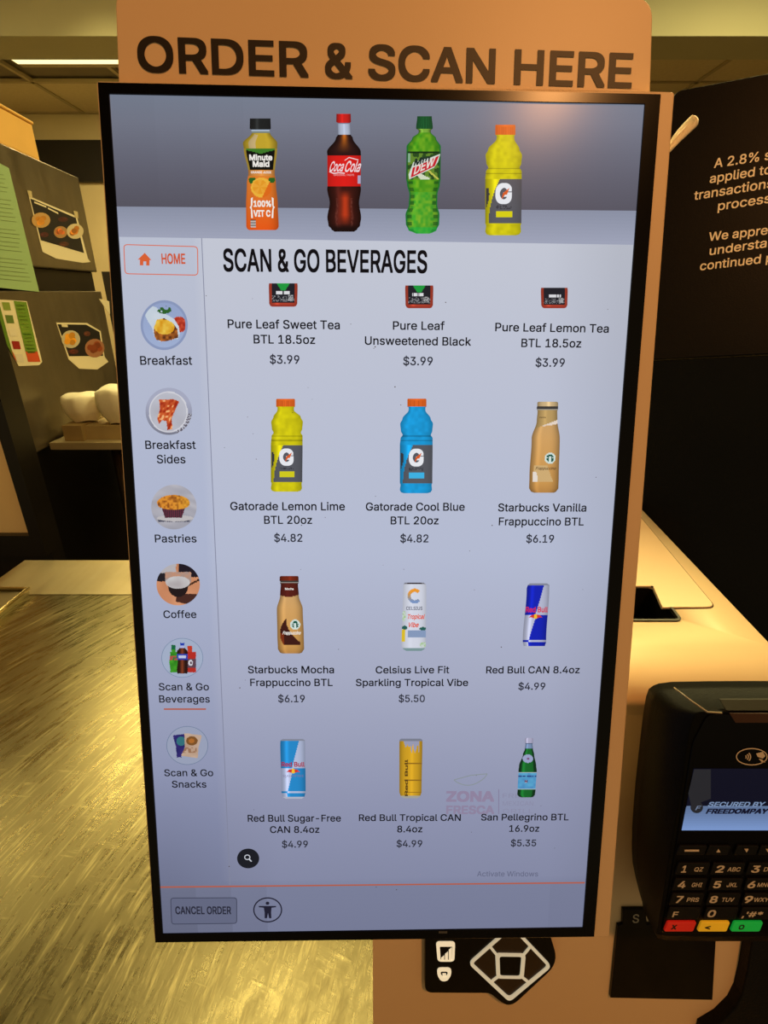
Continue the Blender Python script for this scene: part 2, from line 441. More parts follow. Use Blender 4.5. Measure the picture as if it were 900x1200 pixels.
# menu posters
def poster(name, outer, prt, blobs, label, bars=()):
    g = sheet(name, outer, label)
    m = MB(); m.face([LP.px(x, y, .0019) for x, y in prt], (30, 27, 25)); m.build('printed_panel', PRINT, g, 'black printed picture panel')
    m = MB()
    for (cx, cy, rx, ry, plate, food) in blobs:
        m.face([LP.px(x, y, .0022) for x, y in ell(cx, cy, rx, ry, 18)], plate)
        for q in range(9):
            a = random.random()*6.28; d = random.random()*.5
            sh = random.uniform(.7, 1.15)
            m.face([LP.px(x, y, .0024+q*.00004) for x, y in ell(cx+rx*d*math.cos(a), cy+ry*d*math.sin(a), rx*.33, ry*.33, 8)], tuple(min(255, c*sh) for c in food))
    m.build('food_picture', PRINT, g, 'printed pictures of plated food', kind=None)
    if bars:
        m = MB()
        for (x0, y0, x1, y1, t, c) in bars: m.face([LP.px(x0, y0, .0023), LP.px(x1, y1, .0023), LP.px(x1+t*.2, y1+t, .0023), LP.px(x0+t*.2, y0+t, .0023)], c)
        m.build('printed_text_bar', PRINT, g)
    return g
p1 = poster('menu_poster', [(34, 230), (90, 253.5), (103, 303), (106, 307), (97, 308), (66, 303), (50, 295)],
       [(35.5, 232.5), (89, 255.5), (98.5, 296.5), (48, 281.5)],
       [(48, 258, 11, 9, (190, 150, 90), (225, 150, 50)), (71, 272, 8, 7, (170, 130, 80), (210, 110, 50)), (88, 271, 10, 9, (205, 190, 150), (225, 140, 50)), (74, 257, 6, 3, (70, 35, 30), (90, 40, 30)), (52, 275, 5, 3, (80, 35, 30), (90, 40, 40)), (75, 286, 6, 3, (70, 40, 30), (90, 50, 35))],
       'black menu poster with food pictures taped to the upper steel panel', [(40, 236, 54, 241.5, 2, (225, 215, 180)), (56, 243, 68, 249, 2, (225, 215, 180))])
p2 = poster('menu_poster', [(66, 378), (102, 378.5), (118, 388), (122.6, 418), (127, 424), (114, 433), (93, 432), (80.5, 421)],
       [(67.5, 380), (101, 380.5), (116.5, 389), (121, 417), (81, 417.5)],
       [(83, 397.5, 11, 10.5, (190, 180, 150), (220, 150, 40)), (111, 408, 11.5, 11, (160, 110, 80), (150, 70, 35)), (102, 391, 4, 3, (90, 50, 40), (110, 60, 40)), (86, 412, 6, 3, (80, 40, 30), (100, 45, 30))],
       'smaller black menu poster with curled corners on the lower steel panel', [(72, 380, 79, 380.4, 3, (215, 205, 170))])
# bright picture chart
g = sheet('picture_chart', [(-20, 350), (8, 351.5), (31.5, 353), (49.5, 424), (46, 428), (22, 429), (0, 389), (-20, 372), (-60, 372), (-60, 344)], 'glossy food chart in green and red on the steel panel under the green notice')
m = MB()
def chart(pts, c): m.face([LP.px(x, y, .0022) for x, y in pts], c)
chart([(16, 352.5), (31, 354), (44, 412), (30, 412)], (105, 140, 40)); chart([(30, 412), (44, 412), (47.5, 424), (33, 424)], (200, 80, 40))
chart([(-20, 350), (-2, 351), (16, 418), (-6, 380)], (90, 125, 30)); chart([(12, 408), (16, 414), (20, 424), (16, 418)], (200, 80, 40))
m.build('green_panel', PRINT, g, 'printed green and orange panels')
m = MB()
for k, c in enumerate([(130, 150, 60), (95, 120, 50), (225, 215, 185), (150, 30, 25), (215, 205, 180)]):
    y = 354+k*15.2; x = 2+k*3.85
    chart([(x, y), (x+9, y+.3), (x+11, y+9.5), (x+2.4, y+9.5)], c)
for k in range(14):
    y = 357+k*4.2; x = 18+k*1.0
    chart([(x, y), (x+10, y+random.random()), (x+11, y+2), (x+2, y+2.5)], random.choice([(140, 170, 60), (80, 120, 30), (120, 150, 50)]))
m.build('printed_squares', PRINT, g, 'small printed picture squares')
g = sheet('paper_flap', [(116, 350), (128, 353), (129, 368), (124, 362)], 'small curled scrap of white paper at the edge of the steel panel')
# tape pieces
for k, (x, y) in enumerate([(34, 226), (88, 250)]):
    m = MB(); m.prism(LP, hits(LP, [(x-2, y-3), (x+3, y-2), (x+4, y+6), (x, y+5)], .002), .0015, .0021, (190, 175, 130)); m.build('tape', PRINT, p1, 'yellowed piece of tape')

# steel side table with linen and boxes
ztab = EYE.z-.435; TP = zplane(ztab)
tb = thing('side_table', V(TP.px(110, 520))*1, 'narrow steel side table against the cabinet carrying folded linen', 'table')
tb.location.z = 0; ORIG[tb.name] = tb.location.copy()
A = TP.px(29, 519); B = TP.px(300, 520)
def cabx(y):                                            # x of the cabinet side at distance y
    o = LP.at(0, 0); d = wdir(LP.a); return o.x + d.x/d.y*(y-o.y)
A.x = max(A.x, cabx(A.y)+.006, cabx(A.y+.5)+.006)
m = MB(); m.box(A.x, A.y, ztab-.022, B.x, A.y+.5, ztab); m.build('tabletop', steel('table_steel', (200, 185, 145), (.1, 1, 1), .4, metal=.4), tb)
mDark = mat('dark_steel_tube', (60, 50, 38), .35, metal=.8, noise=(8, .2))
for px_ in (118, 260):
    for dy in (.06, .44):
        x = TP.px(px_, 522).x
        m = MB(); m.tube([(x, A.y+dy, 0), (x, A.y+dy, ztab-.022)], .019, 12); m.build('leg', mDark, tb)
m = MB(); m.box(A.x+.25, A.y+.03, .25, B.x-.02, A.y+.47, .27); m.build('undershelf', mDark, tb)
# black block added to fill the dark under and behind the table
m = MB(); m.box(A.x+.02, A.y+.56, 0, .1, A.y+1.0, ztab-.12); m.build('dark_backing', mat('backing_black', (14, 12, 10), .35, noise=(5, .3)), None, 'black block added to darken the space behind the side table', cat='cupboard')
# small cartons and linen
TOPS = []
def carton(x0, x1, ytop, ybot, fwd, depth, label, col):
    P_ = lambda x, y: W(ray(x, y) * (fwd/(cP - (y-600)/F*sP)))
    a_ = P_(x0, ybot); b_ = P_(x1, ybot); t_ = P_(x0, ytop)
    m = MB(); m.box(a_.x, fwd, ztab+.0005, b_.x, fwd+depth, ztab+(t_.z-a_.z)); TOPS.append(ztab+(t_.z-a_.z)); return m.build('carton', mat('carton_'+label[:5], col, .7, noise=(20, .08)), None, label, cat='box', group='low cartons on the side table')
fy = A.y+.02
carton(77, 99, 501, 519, fy, .14, 'plain low carton at the left end of the side table', (150, 128, 84))
carton(101, 150, 501, 517, fy+.02, .12, 'longer low carton beside the plain one on the side table', (165, 145, 100))
def cloth(x0, x1, y0, y1, label, seed):
    rnd = random.Random(seed)
    P_ = lambda x, y: W(ray(x, y) * ((fy+.06)/(cP - (y-600)/F*sP)))
    c = (P_(x0, y0)+P_(x1, y1))/2; w_ = (P_(x1, y1).x-P_(x0, y1).x)/2; hh = (P_(x0, y0).z-P_(x0, y1).z)
    zb = TOPS[seed-1]+.003; nu, nv = 28, 12; vs = []; fs = []
    ph = [rnd.random()*6 for _ in range(4)]
    for i in range(nv+1):
        t = i/nv; r = math.sin(t*math.pi/2*.98+.03)**.5 if t < 1 else 0
        prof = [(.62, 0), (.95, .35), (1, .7), (.93, .92), (.6, 1.0), (0, 1.03)]
        k = t*(len(prof)-1); q = min(int(k), len(prof)-2); f = k-q
        r = prof[q][0]*(1-f)+prof[q+1][0]*f; z = prof[q][1]*(1-f)+prof[q+1][1]*f
        for j in range(nu):
            a = 2*math.pi*j/nu; fold = 1+.05*math.sin(5*a+ph[0]+3*t)+.03*math.sin(11*a+ph[1])
            vs.append((c.x+w_*r*fold*math.cos(a), fy+.075+min(.07, w_)*r*fold*math.sin(a), zb+hh*(z+.05*math.sin(3*a+ph[2])*r)))
    for i in range(nv):
        for j in range(nu): fs.append((i*nu+j, i*nu+(j+1) % nu, (i+1)*nu+(j+1) % nu, (i+1)*nu+j))
    m = MB(); m.idx(vs, fs, None, True)
    return m.build('folded_linen', mat('white_linen', (250, 244, 215), .85, bump=.4, bscale=40, noise=(9, .06)), None, label, cat='cloth', group='linen on the side table')
cloth(76, 117, 471, 501.5, 'bowl-shaped bundle of white linen at the left of the side table', 1)
cloth(115, 165, 461, 502, 'taller bundle of white linen partly hidden by the kiosk screen', 2)

# black framed panel door in front of the table, left edge of picture
fy2 = 1.2
P2 = lambda x, y: W(ray(x, y) * (fy2/(cP - (y-600)/F*sP)))
R_ = P2(51, 640); top = EYE.z+.25; bot = P2(51, 652).z
dr = thing('framed_cabinet', V((R_.x-.4, fy2, 0)), 'cabinet with black frame and tan front panel at the far left edge', 'cabinet')
mBlk = mat('black_frame', (20, 17, 14), .35, noise=(6, .3))
t_ = .03
m = MB(); m.box(R_.x-t_, fy2, bot, R_.x, fy2+.05, top); m.build('stile', mBlk, dr)
m = MB(); m.box(R_.x-.8, fy2, bot, R_.x-.8+t_, fy2+.05, top); m.build('stile', mBlk, dr)
m = MB(); m.box(R_.x-.8+t_, fy2, bot, R_.x-t_, fy2+.05, bot+.06); m.build('rail', mBlk, dr)
m = MB(); m.box(R_.x-.8+t_, fy2, top-.06, R_.x-t_, fy2+.05, top); m.build('rail', mBlk, dr)
m = MB(); m.box(R_.x-.8+t_, fy2+.02, bot+.06, R_.x-t_, fy2+.04, top-.06); m.build('front_panel', mat('tan_panel', (250, 222, 165), .4, noise=(2, .06)), dr, 'plain tan front panel')
m = MB(); m.box(R_.x-.8, fy2+.051, 0, R_.x-.02, fy2+.10, top); m.build('carcass', mBlk, dr)
# dark appliance far behind
m = MB(); m.box(-1.6, 3.2, 0, -.6, 3.7, EYE.z+.11); m.build('dark_appliance', mat('dark_appliance', (40, 34, 26), .5, noise=(4, .2)), None, 'dark boxy kitchen appliance seen between steel cabinet and kiosk', cat='appliance')

# ================================================================== STEEL COUNTER
H = .56; ZC = EYE.z-H; CP = zplane(ZC)
mCount = steel('scratched_counter_steel', (172, 160, 118), swirl=True, bump=.26)
yb = CP.px(100, 697).y; yb2 = CP.px(100, 657).y
ct = thing('steel_counter', V((-.3, .5, 0)), 'wide scratched stainless steel worktop left of and under the kiosk', 'counter')
XW0, XW1 = -.95, .325
# worktop in world coordinates so that its brushing keeps real size
m = MB(); m.box(XW0, -.06, ZC-.035, XW1, yb-.0015, ZC); m.build('worktop', mCount, ct, origin=(0, 0, ZC))
xl = CP.px(29, 657).x
m = MB(); xa = CP.px(0, 677); m.hexa([(xa.x, yb, ZC-.03), (XW1, yb, ZC-.03), (XW1, yb2, ZC-.03), (xl, yb2, ZC-.03), (xa.x, yb, ZC+.001), (XW1, yb, ZC+.001), (XW1, yb2, ZC+.001), (xl, yb2, ZC+.001)])
m.build('rear_ledge', steel('ledge_steel', (190, 176, 140), (1, .2, 1), .5), ct, 'duller steel ledge along the back of the worktop', origin=(0, 0, ZC))
mLeg = steel('leg_steel', (120, 115, 105), (1, 1, .1), .35)
for x in (XW0+.03, XW1-.08):
    for y in (0.0, yb2-.1):
        m = MB(); m.box(x, y, 0, x+.05, y+.05, ZC-.036); m.build('leg', mLeg, ct)
m = MB(); m.box(XW0+.05, -.02, ZC-.75, XW1-.05, yb2-.06, ZC-.73); m.build('lower_shelf', mLeg, ct)
# tray lid on the counter
q = ZC+.012; QP = zplane(q)
tr = thing('metal_tray', CP.px(0, 700)*1, 'shallow steel tray with a bright rim on the counter at far left', 'tray')
pa = QP.px(33, 690); pb = QP.px(-40, 748); pc = QP.px(-160, 748); pd = QP.px(-130, 690)
m = MB(); m.hexa([(p.x, p.y, ZC+.0005) for p in (pa, pb, pc, pd)] + [(p.x, p.y, q-.003) for p in (pa, pb, pc, pd)]); m.build('tray_body', steel('tray_steel', (165, 155, 125), (1, 1, 1), .4), tr)
d = V((-.012, 0, 0))
m = MB(); m.tube([pd, pa, pb, pc], .0045, 8); m.build('rim', mat('bright_rim', (225, 205, 150), .25, metal=1, noise=(10, .05)), tr, 'bright rolled metal rim')

# ================================================================== KIOSK
ZD = EYE.z-.246; DP = zplane(ZD)
foot = V((.14, .40, ZC))
kio = thing('self_order_kiosk', foot, 'self-order kiosk with tall lit menu screen under an order and scan here sign', 'kiosk')
mKiosk = mat('kiosk_powder_coat', (214, 186, 150), .42, bump=.03, bscale=1500, noise=(3, .02))
mKioskEdge = mKiosk
HB = -.05                                                     # body front lies 5 cm behind the screen face
# right side line of the deck
r1 = DP.px(750, 595); r2 = DP.px(900, 752); sl = (r1.x-r2.x)/(r1.y-r2.y)
XR = lambda y: r2.x + (y-r2.y)*sl
# profile of the body in (y, z): front face parallel to the screen, rounded shoulder, flat deck
def front_pt(z):                                              # point of the front plane at height z, at x=.1
    n = wdir(SCR.n); o = SCR.at(0, 0, HB); yv = o.y + (-(z-o.z)*n.z - (.1-o.x)*n.x)/n.y; return yv
zf0 = ZC+.002; yf0 = front_pt(zf0); yc = front_pt(ZD)
sl2 = wdir(SCR.n); adir = wdir(SCR.a)
prof = [(yf0, zf0)]; R = .03
pc_ = V((yc, ZD)); e1 = (V((yf0, zf0))-pc_).normalized(); e2 = V((1, 0))
s0 = pc_+e1*R; s2 = pc_+e2*R
for j in range(9):
    t = j/8; p = s0*(1-t)**2+pc_*2*t*(1-t)+s2*t*t; prof.append((p.x, p.y))
prof += [(.60, ZD), (.60, zf0)]
xL = SCR.px(437, 1140, HB).x
m = MB(); n = len(prof); vs = []
for (y, z) in prof:
    vs.append((xL, y + (xL-.1)*adir.y/adir.x, z))
for (y, z) in prof:
    x = XR(y) ; vs.append((x, y + (x-.1)*adir.y/adir.x*(1 if y < .4 else 0), z))
fs = [(i, (i+1) % n, n+(i+1) % n, n+i) for i in range(n)]
m.idx(vs, fs, None, False); m.idx(vs[:n], [tuple(range(n))[::-1]]); m.idx(vs[n:], [tuple(range(n))])
body = m.build('body', mKiosk, kio, 'powder coated housing with rounded front shoulder')
for p in body.data.polygons: p.use_smooth = len(p.vertices) == 4 and 0 < p.index <= 9
# receipt printer slot: cut a real recess in the deck
slot = [(700, 688), (765, 688), (797, 727), (700, 727)]
sh = hits(DP, slot)
cm = MB(); cm.prism(DP, rounded(sh, [0, .006, .006, 0], 4), -.035, .02)
cut = cm.build('cutter', mKiosk)
bm_ = body.modifiers.new('cut', 'BOOLEAN'); bm_.object = cut; bm_.operation = 'DIFFERENCE'; bm_.solver = 'EXACT'
bpy.context.view_layer.update()
newme = bpy.data.meshes.new_from_object(body.evaluated_get(bpy.context.evaluated_depsgraph_get()))
body.modifiers.clear(); old = body.data; body.data = newme; bpy.data.objects.remove(cut)
mBlkG = mat('black_plastic_gloss', (8, 7, 7), .22, spec=.2, noise=(30, .2))
mBlkM = mat('black_plastic_matte', (10, 9, 9), .5, spec=.15, bump=.2, bscale=600, noise=(30, .2))
m = MB(); o_ = rounded(hits(DP, [(699, 686), (767, 686), (800.5, 728.5), (699, 728.5)]), [0, .008, .006, 0], 4); i_ = rounded(hits(DP, [(701, 690), (763, 690), (793, 725.5), (701, 725.5)]), [0, .008, .006, 0], 4)
m.ring(DP, o_, inset(o_, .0022), -.001, .0012); rim = m.build('printer_slot', mat('slot_rim', (34, 25, 15), .35, noise=(20, .1)), kio, 'black receipt slot with brown rim sunk in the deck')
m = MB(); m.prism(DP, rounded(hits(DP, [(700.5, 689), (764, 689), (795.6, 726.6), (700.5, 726.6)]), [0, .007, .006, 0], 4), -.0345, -.030); m.build('slot_floor', mBlkM, rim)
m = MB(); sq_ = rounded(sh, [0, .006, .006, 0], 4); m.ring(DP, inset(sq_, .0001), inset(sq_, .001), -.0345, -.0011); m.build('slot_liner', mBlkM, rim)
a0 = DP.hit(701, 719, -.012); a1 = DP.hit(771, 720, -.012); a2 = DP.hit(777, 724, -.012)
m = MB(); m.prism(DP, [DP.hit(701, 716), DP.hit(769, 716), DP.hit(772, 721), DP.hit(701, 721)], -.02, -.009); m.build('paper_lip', mat('slot_lip', (90, 66, 38), .5, noise=(20, .1)), rim)
# service lid on the deck, edged by a dark strip with the groove's shade in its colour
la, lb_, lc, ld = hits(DP, [(748, 604), (838, 712.5), (776, 713), (765, 688)])
lt_ = (-.585-la[1])/(la[1]-lb_[1]); far = (la[0]+(la[0]-lb_[0])*lt_, -.585)
lidr = rounded([far, lb_, lc, ld, (.05, ld[1]), (.05, -.585)], [.004, .008, 0, 0, .004, .004], 5)
m = MB(); m.prism(DP, inset(lidr, -.0012), 0.0, .0003); m.build('lid_groove_shade', mat('groove_shadow', (60, 40, 18), .8, noise=(20, .1)), kio, 'thin dark strip for the groove shade round the service lid')
m = MB(); m.prism(DP, lidr, 0.0002, .0013, bev=.0004); m.build('service_lid', mKiosk, kio)

# sign panel
SG = -.010
so = rounded(hits(SCR, [(134.5, -17), (765.5, -3), (762, 109), (139, 101)], SG), [.010, .010, 0, 0], 7)
m = MB(); m.prism(SCR, so, SG-.004, SG, bev=.0006); sign = m.build('sign_panel', mKiosk, kio, 'flat header panel with rounded top corners')
mInk = mat('sign_black_ink', (26, 16, 10), .5, noise=(50, .1))
m = MB()
yb_ = lambda x: 84.2 + (x-162)*(103.6-84.2)/(740-162)
for tx, xl_, xr_ in (('ORDER', 162, 362), ('&', 381, 413.5), ('SCAN', 431.5, 580), ('HERE', 602, 740)):
    text(m, SCR, tx, xl_, xr_, yb_(xl_), 42.3 if tx == 'ORDER' else 41.5, SG+.0004, None, .017, yr=yb_(xr_))
m.build('sign_lettering', mInk, sign, 'bold black capital letters')

# screen housing, bezel
ho = rounded(hits(SCR, [(112.5, 94.5), (791, 107), (714, 1098.5), (181, 1105)], -.0012), [.0015, .002, .002, .0015], 4)
m = MB(); m.prism(SCR, ho, -.034, -.0012, bev=.0008); m.build('screen_housing', mKiosk, kio, 'pale painted housing showing as a strip right of the screen')
m = MB(); m.prism(SCR, [SCR.hit(330, 500), SCR.hit(620, 500), SCR.hit(600, 1000), SCR.hit(350, 1000)], HB+.001, -.0345); m.build('mounting_block', mBlkM, kio)
bo = hits(SCR, [(115, 97), (774, 111), (696, 1097), (182.4, 1103.8)]); bi = hits(SCR, [(128, 110), (755.5, 122), (682.7, 1087), (191, 1094.4)])
m = MB(); m.ring(SCR, bo, bi, -.0012, .0004); bez = m.build('bezel', mat('glossy_black_bezel', (9, 9, 10), .2, spec=.12, noise=(40, .1)), kio, 'glossy black bezel')
m = MB(); m.prism(SCR, hits(SCR, [(514, 1090.6), (524, 1090.5), (524, 1093), (514, 1093)]), .0004, .0005); m.build('bezel_mark', mat('grey_mark', (70, 70, 72), .5, noise=(9, .1)), bez, 'tiny grey mark')

# ------------------------------------------------------------------ what the screen shows
def lerp(a, b, t): return tuple(x*(1-t)+y*t for x, y in zip(a, b))
def clamp(x, a=0., b=1.): return max(a, min(b, x))
def keys(k, t):
    for i in range(len(k)-1):
        if t <= k[i+1][0]:
            f = clamp((t-k[i][0])/(k[i+1][0]-k[i][0])); return lerp(k[i][1], k[i+1][1], f)
    return k[-1][1]
def noise2(x, y, s=0):
    def h(i, j):
        n_ = (i*374761393+j*668265263+s*974634777) & 0xffffffff; n_ = ((n_ ^ (n_ >> 13))*1274126177) & 0xffffffff
        return ((n_ ^ (n_ >> 16)) & 0xffff)/65535
    i, j = math.floor(x), math.floor(y); fx, fy_ = x-i, y-j; fx = fx*fx*(3-2*fx); fy_ = fy_*fy_*(3-2*fy_)
    return (h(i, j)*(1-fx)+h(i+1, j)*fx)*(1-fy_)+(h(i, j+1)*(1-fx)+h(i+1, j+1)*fx)*fy_
def sidex(y): return 236.3+(y-279)*(269.5-236.3)/(1037-279)
def bar1(x): return 242+ (x-135)*(247-242)/615        # horizon of the banner picture
def bar2(x): return 277.5+(x-135)*(287-277.5)/615     # lower edge of the banner
def base_y(x): return 1039.6+(x-188)*(1034.4-1039.6)/497
def bgcol(x, y):
    if y < bar2(x):
        if y < bar1(x):
            t = clamp((y-110)/(bar1(x)-110)); c = keys([(0, (118, 126, 143)), (.25, (116, 120, 136)), (.7, (98, 98, 112)), (1, (88, 86, 98))], t)
            e = clamp((300-x)/170); c = lerp(c, tuple(v*.96 for v in c), e)
            return c
        t = clamp((y-bar1(x))/(bar2(x)-bar1(x)))
        return keys([(0, (137, 143, 163)), (1, (158, 163, 184))], t)
    c = keys([(280, (194, 198, 211)), (450, (187, 192, 210)), (650, (179, 186, 209)), (800, (164, 169, 193)), (950, (141, 146, 174)), (1100, (122, 127, 155))], y)  # falloff of the screen's brightness down the menu put into its colours
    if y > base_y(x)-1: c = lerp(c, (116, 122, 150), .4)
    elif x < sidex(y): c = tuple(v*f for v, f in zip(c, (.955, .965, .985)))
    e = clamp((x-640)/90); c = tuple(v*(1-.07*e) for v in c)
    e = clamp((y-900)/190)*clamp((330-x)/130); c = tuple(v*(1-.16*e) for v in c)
    return c
BH = -.0006
m = MB()
ys = [109+ (k/110)*990 for k in range(111)]
def qx(u, v):   # bilinear in pixel space inside the lit area
    l = V((128, 110)).lerp(V((191, 1094.4)), v); r = V((755.5, 122)).lerp(V((682.7, 1087)), v); p = l.lerp(r, u); return p.x, p.y
NU, NV = 42, 110
grid = [[qx(i/NU, j/NV) for i in range(NU+1)] for j in range(NV+1)]
vs = [SCR.px(x, y, BH) for r_ in grid for x, y in r_]
i0 = len(m.v); m.v += vs
for j in range(NV):
    for i in range(NU):
        x = (grid[j][i][0]+grid[j+1][i+1][0])/2; y = (grid[j][i][1]+grid[j+1][i+1][1])/2
        m.f.append((j*(NU+1)+i, (j+1)*(NU+1)+i, (j+1)*(NU+1)+i+1, j*(NU+1)+i+1)); m.c.append(None); m.sm.append(False)
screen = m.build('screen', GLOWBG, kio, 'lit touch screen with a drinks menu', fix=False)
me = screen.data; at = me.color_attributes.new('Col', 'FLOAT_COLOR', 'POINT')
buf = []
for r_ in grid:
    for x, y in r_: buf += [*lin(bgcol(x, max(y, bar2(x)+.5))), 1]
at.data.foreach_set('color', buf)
# a crisp banner over it
def strip(ya, yb, n, x0f, x1f, nx, h, name, label, colf):
    m = MB()
    for j in range(n):
        for i in range(nx):
            def P(u, v):
                xa, xb = x0f(v), x1f(v); x = xa+(xb-xa)*u; y = ya(x)+(yb(x)-ya(x))*v; return x, y
            q = [P(i/nx, j/n), P(i/nx, (j+1)/n), P((i+1)/nx, (j+1)/n), P((i+1)/nx, j/n)]
            cx = sum(p[0] for p in q)/4; cy = sum(p[1] for p in q)/4
            m.face([SCR.px(x, y, h) for x, y in q], colf(cx, cy))
    return m.build(name, GLOW, screen, label)
H1, H2, H3, H4 = -.0005, -.0004, -.0003, -.0002
topy = lambda x: 110+(x-128)*12/627.5
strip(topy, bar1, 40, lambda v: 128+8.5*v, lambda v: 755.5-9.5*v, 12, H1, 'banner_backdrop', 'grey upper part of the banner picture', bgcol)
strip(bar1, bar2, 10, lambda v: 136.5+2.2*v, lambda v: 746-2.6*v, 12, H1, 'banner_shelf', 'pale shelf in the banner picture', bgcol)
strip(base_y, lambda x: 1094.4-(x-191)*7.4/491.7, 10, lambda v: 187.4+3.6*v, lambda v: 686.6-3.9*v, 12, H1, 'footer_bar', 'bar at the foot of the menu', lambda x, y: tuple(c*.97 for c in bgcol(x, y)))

def poly(pts, h, col, mb): mb.face([SCR.px(x, y, h) for x, y in pts], col)
def line(p, q, w, h, col, mb):
    p, q = V(p), V(q); d = (q-p).normalized(); nn = V((-d.y, d.x))*w/2
    poly([p-nn, q-nn, q+nn, p+nn], h, col, mb)
def loop(pts, w, h, col, mb):
    c = V((sum(p[0] for p in pts)/len(pts), sum(p[1] for p in pts)/len(pts))); n = len(pts)
    ins = inset([tuple(p) for p in pts], w)
    for i in range(n): poly([pts[i], pts[(i+1) % n], ins[(i+1) % n], ins[i]], h, col, mb)
def part(name, mb, label=None, kind=None): return mb.build(name, GLOW, screen, label, kind=kind, fix=False)

m = MB(); line((236.3, 279), (269.5, 1037), .9, H1, (128, 132, 155), m); part('divider_line', m, 'thin grey line right of the side menu')
m = MB(); line((188, 1039.6), (685.3, 1034.4), 1.7, H2, (176, 92, 72), m); part('divider_line', m, 'thin red line above the footer')
# home button
m = MB(); hb = rounded([(144.5, 286), (232, 288.5), (232.5, 323), (146, 321.3)], 5, 4); loop(hb, 1.1, H2, (214, 110, 84), m); home = part('home_button', m, 'red outlined rounded button reading HOME')
m = MB(); poly([(161.5, 304.2), (169.6, 296.3), (177.4, 304.8), (175.2, 304.8), (175.1, 311.2), (171.3, 311.1), (171.4, 306.4), (168, 306.3), (167.9, 311), (163.9, 310.9), (164, 304.3)], H2, (214, 96, 52), m); part('home_icon', m, 'orange house icon')
BK = (14, 15, 22); GR = (40, 42, 54)
def word(txt, xl, xr, yb, ch, col=BK, bold=.009, yr=None, name='menu_text', label=None, h=H2, space=1.0, shear=0):
    m = MB(); text(m, SCR, txt, xl, xr, yb, ch, h, col, bold, yr=yr, space=space, shear=shear); return part(name, m, label)
word('HOME', 189.6, 217.3, 309.3, 12.2, (204, 88, 56), .02, label='red word HOME')
word('SCAN & GO BEVERAGES', 262, 500.5, 318.2, 27, (12, 12, 18), .016, yr=320.2, label='tall black menu heading')
word('Breakfast', 164.5, 225.4, 427.6, 10.4)
word('Breakfast', 170.5, 229.6, 526.2, 9.9); word('Sides', 184, 217.5, 543, 9.9)
word('Pastries', 181.7, 230.5, 635.7, 9.3); word('Coffee', 191.7, 230.3, 724.3, 8.9)
word('Scan & Go', 186.3, 245, 809, 8.5); word('Beverages', 186.7, 246, 823.3, 8.5)
m = MB(); line((192, 831), (241.4, 831), 1.8, H2, (176, 92, 72), m); part('selection_underline', m, 'short red line under the chosen category')
word('Scan & Go', 192.7, 250, 909.6, 8); word('Snacks', 201.7, 242, 923, 8)
T = [
 ('Pure Leaf Sweet Tea', 267, 398.3, 384.6, 386, 10.4, 0), ('BTL 18.5oz', 297.3, 369.4, 402.6, 403.2, 10.4, 0), ('$3.99', 316.3, 351, 426.2, 426.5, 10.2, 1),
 ('Pure Leaf', 460.4, 521, 386.4, 386.8, 10, 0), ('Unsweetened Black', 427.6, 552, 404, 405.2, 10, 0), ('$3.99', 472.5, 507, 428, 428.2, 10, 1),
 ('Pure Leaf Lemon Tea', 580.2, 713.2, 388.2, 390, 10, 0), ('BTL 18.5oz', 610.8, 681, 406.8, 407.4, 10, 0), ('$3.99', 627.4, 661.6, 429.8, 430, 10, 1),
 ('Gatorade Lemon Lime', 270, 404.2, 597.8, 598.2, 9.6, 0), ('BTL 20oz', 309.6, 365.8, 614, 614, 9.6, 0), ('$4.82', 321.4, 354.4, 635, 635, 9.4, 1),
 ('Gatorade Cool Blue', 428.7, 544.5, 598.4, 598.6, 9.4, 0), ('BTL 20oz', 457.8, 514, 614.6, 614.6, 9.4, 0), ('$4.82', 469, 502, 635.7, 635.7, 9.4, 1),
 ('Starbucks Vanilla', 583.6, 686.9, 599.4, 599.6, 9.4, 0), ('Frappuccino BTL', 584.4, 683.9, 615.7, 615.9, 9.4, 0), ('$6.19', 616.5, 649, 636, 636, 9.3, 1),
 ('Starbucks Mocha', 290.7, 391.5, 789, 789, 8.6, 0), ('Frappuccino BTL', 293.3, 389.9, 804, 804, 8.6, 0), ('$6.19', 326, 357.3, 823, 823, 8.6, 1),
 ('Celsius Live Fit', 440.2, 526.4, 789.2, 789, 8.4, 0), ('Sparkling Tropical Vibe', 417, 548.5, 804, 804, 8.4, 0), ('$5.50', 467.2, 497.8, 822.8, 822.8, 8.4, 1),
 ('Red Bull CAN 8.4oz', 569.6, 679.2, 789.2, 789, 8.3, 0), ('$4.99', 607.3, 638.8, 808.4, 808.3, 8.3, 1),
 ('Red Bull Sugar-Free', 290.4, 399.5, 963, 962.8, 8.1, 0), ('CAN 8.4oz', 316.5, 374.4, 976.2, 976, 8, 0), ('$4.99', 330.5, 360.9, 993.4, 993.2, 8, 1),
 ('Red Bull Tropical CAN', 420.6, 539.9, 962.2, 962, 7.9, 0), ('8.4oz', 465.4, 495, 975.5, 975.4, 7.9, 0), ('$4.99', 464.7, 494.8, 992.6, 992.5, 7.9, 1),
 ('San Pellegrino BTL', 563.6, 666.2, 961.6, 961.4, 7.9, 0), ('16.9oz', 596.6, 631.8, 974.8, 974.7, 7.8, 0), ('$5.35', 598.4, 628.2, 991.8, 991.7, 7.8, 1)]
for t, a, b, y0, y1, ch, g in T: word(t, a, b, y0, ch, GR if g else BK, .011, yr=y1, name='price_text' if g else 'item_name')
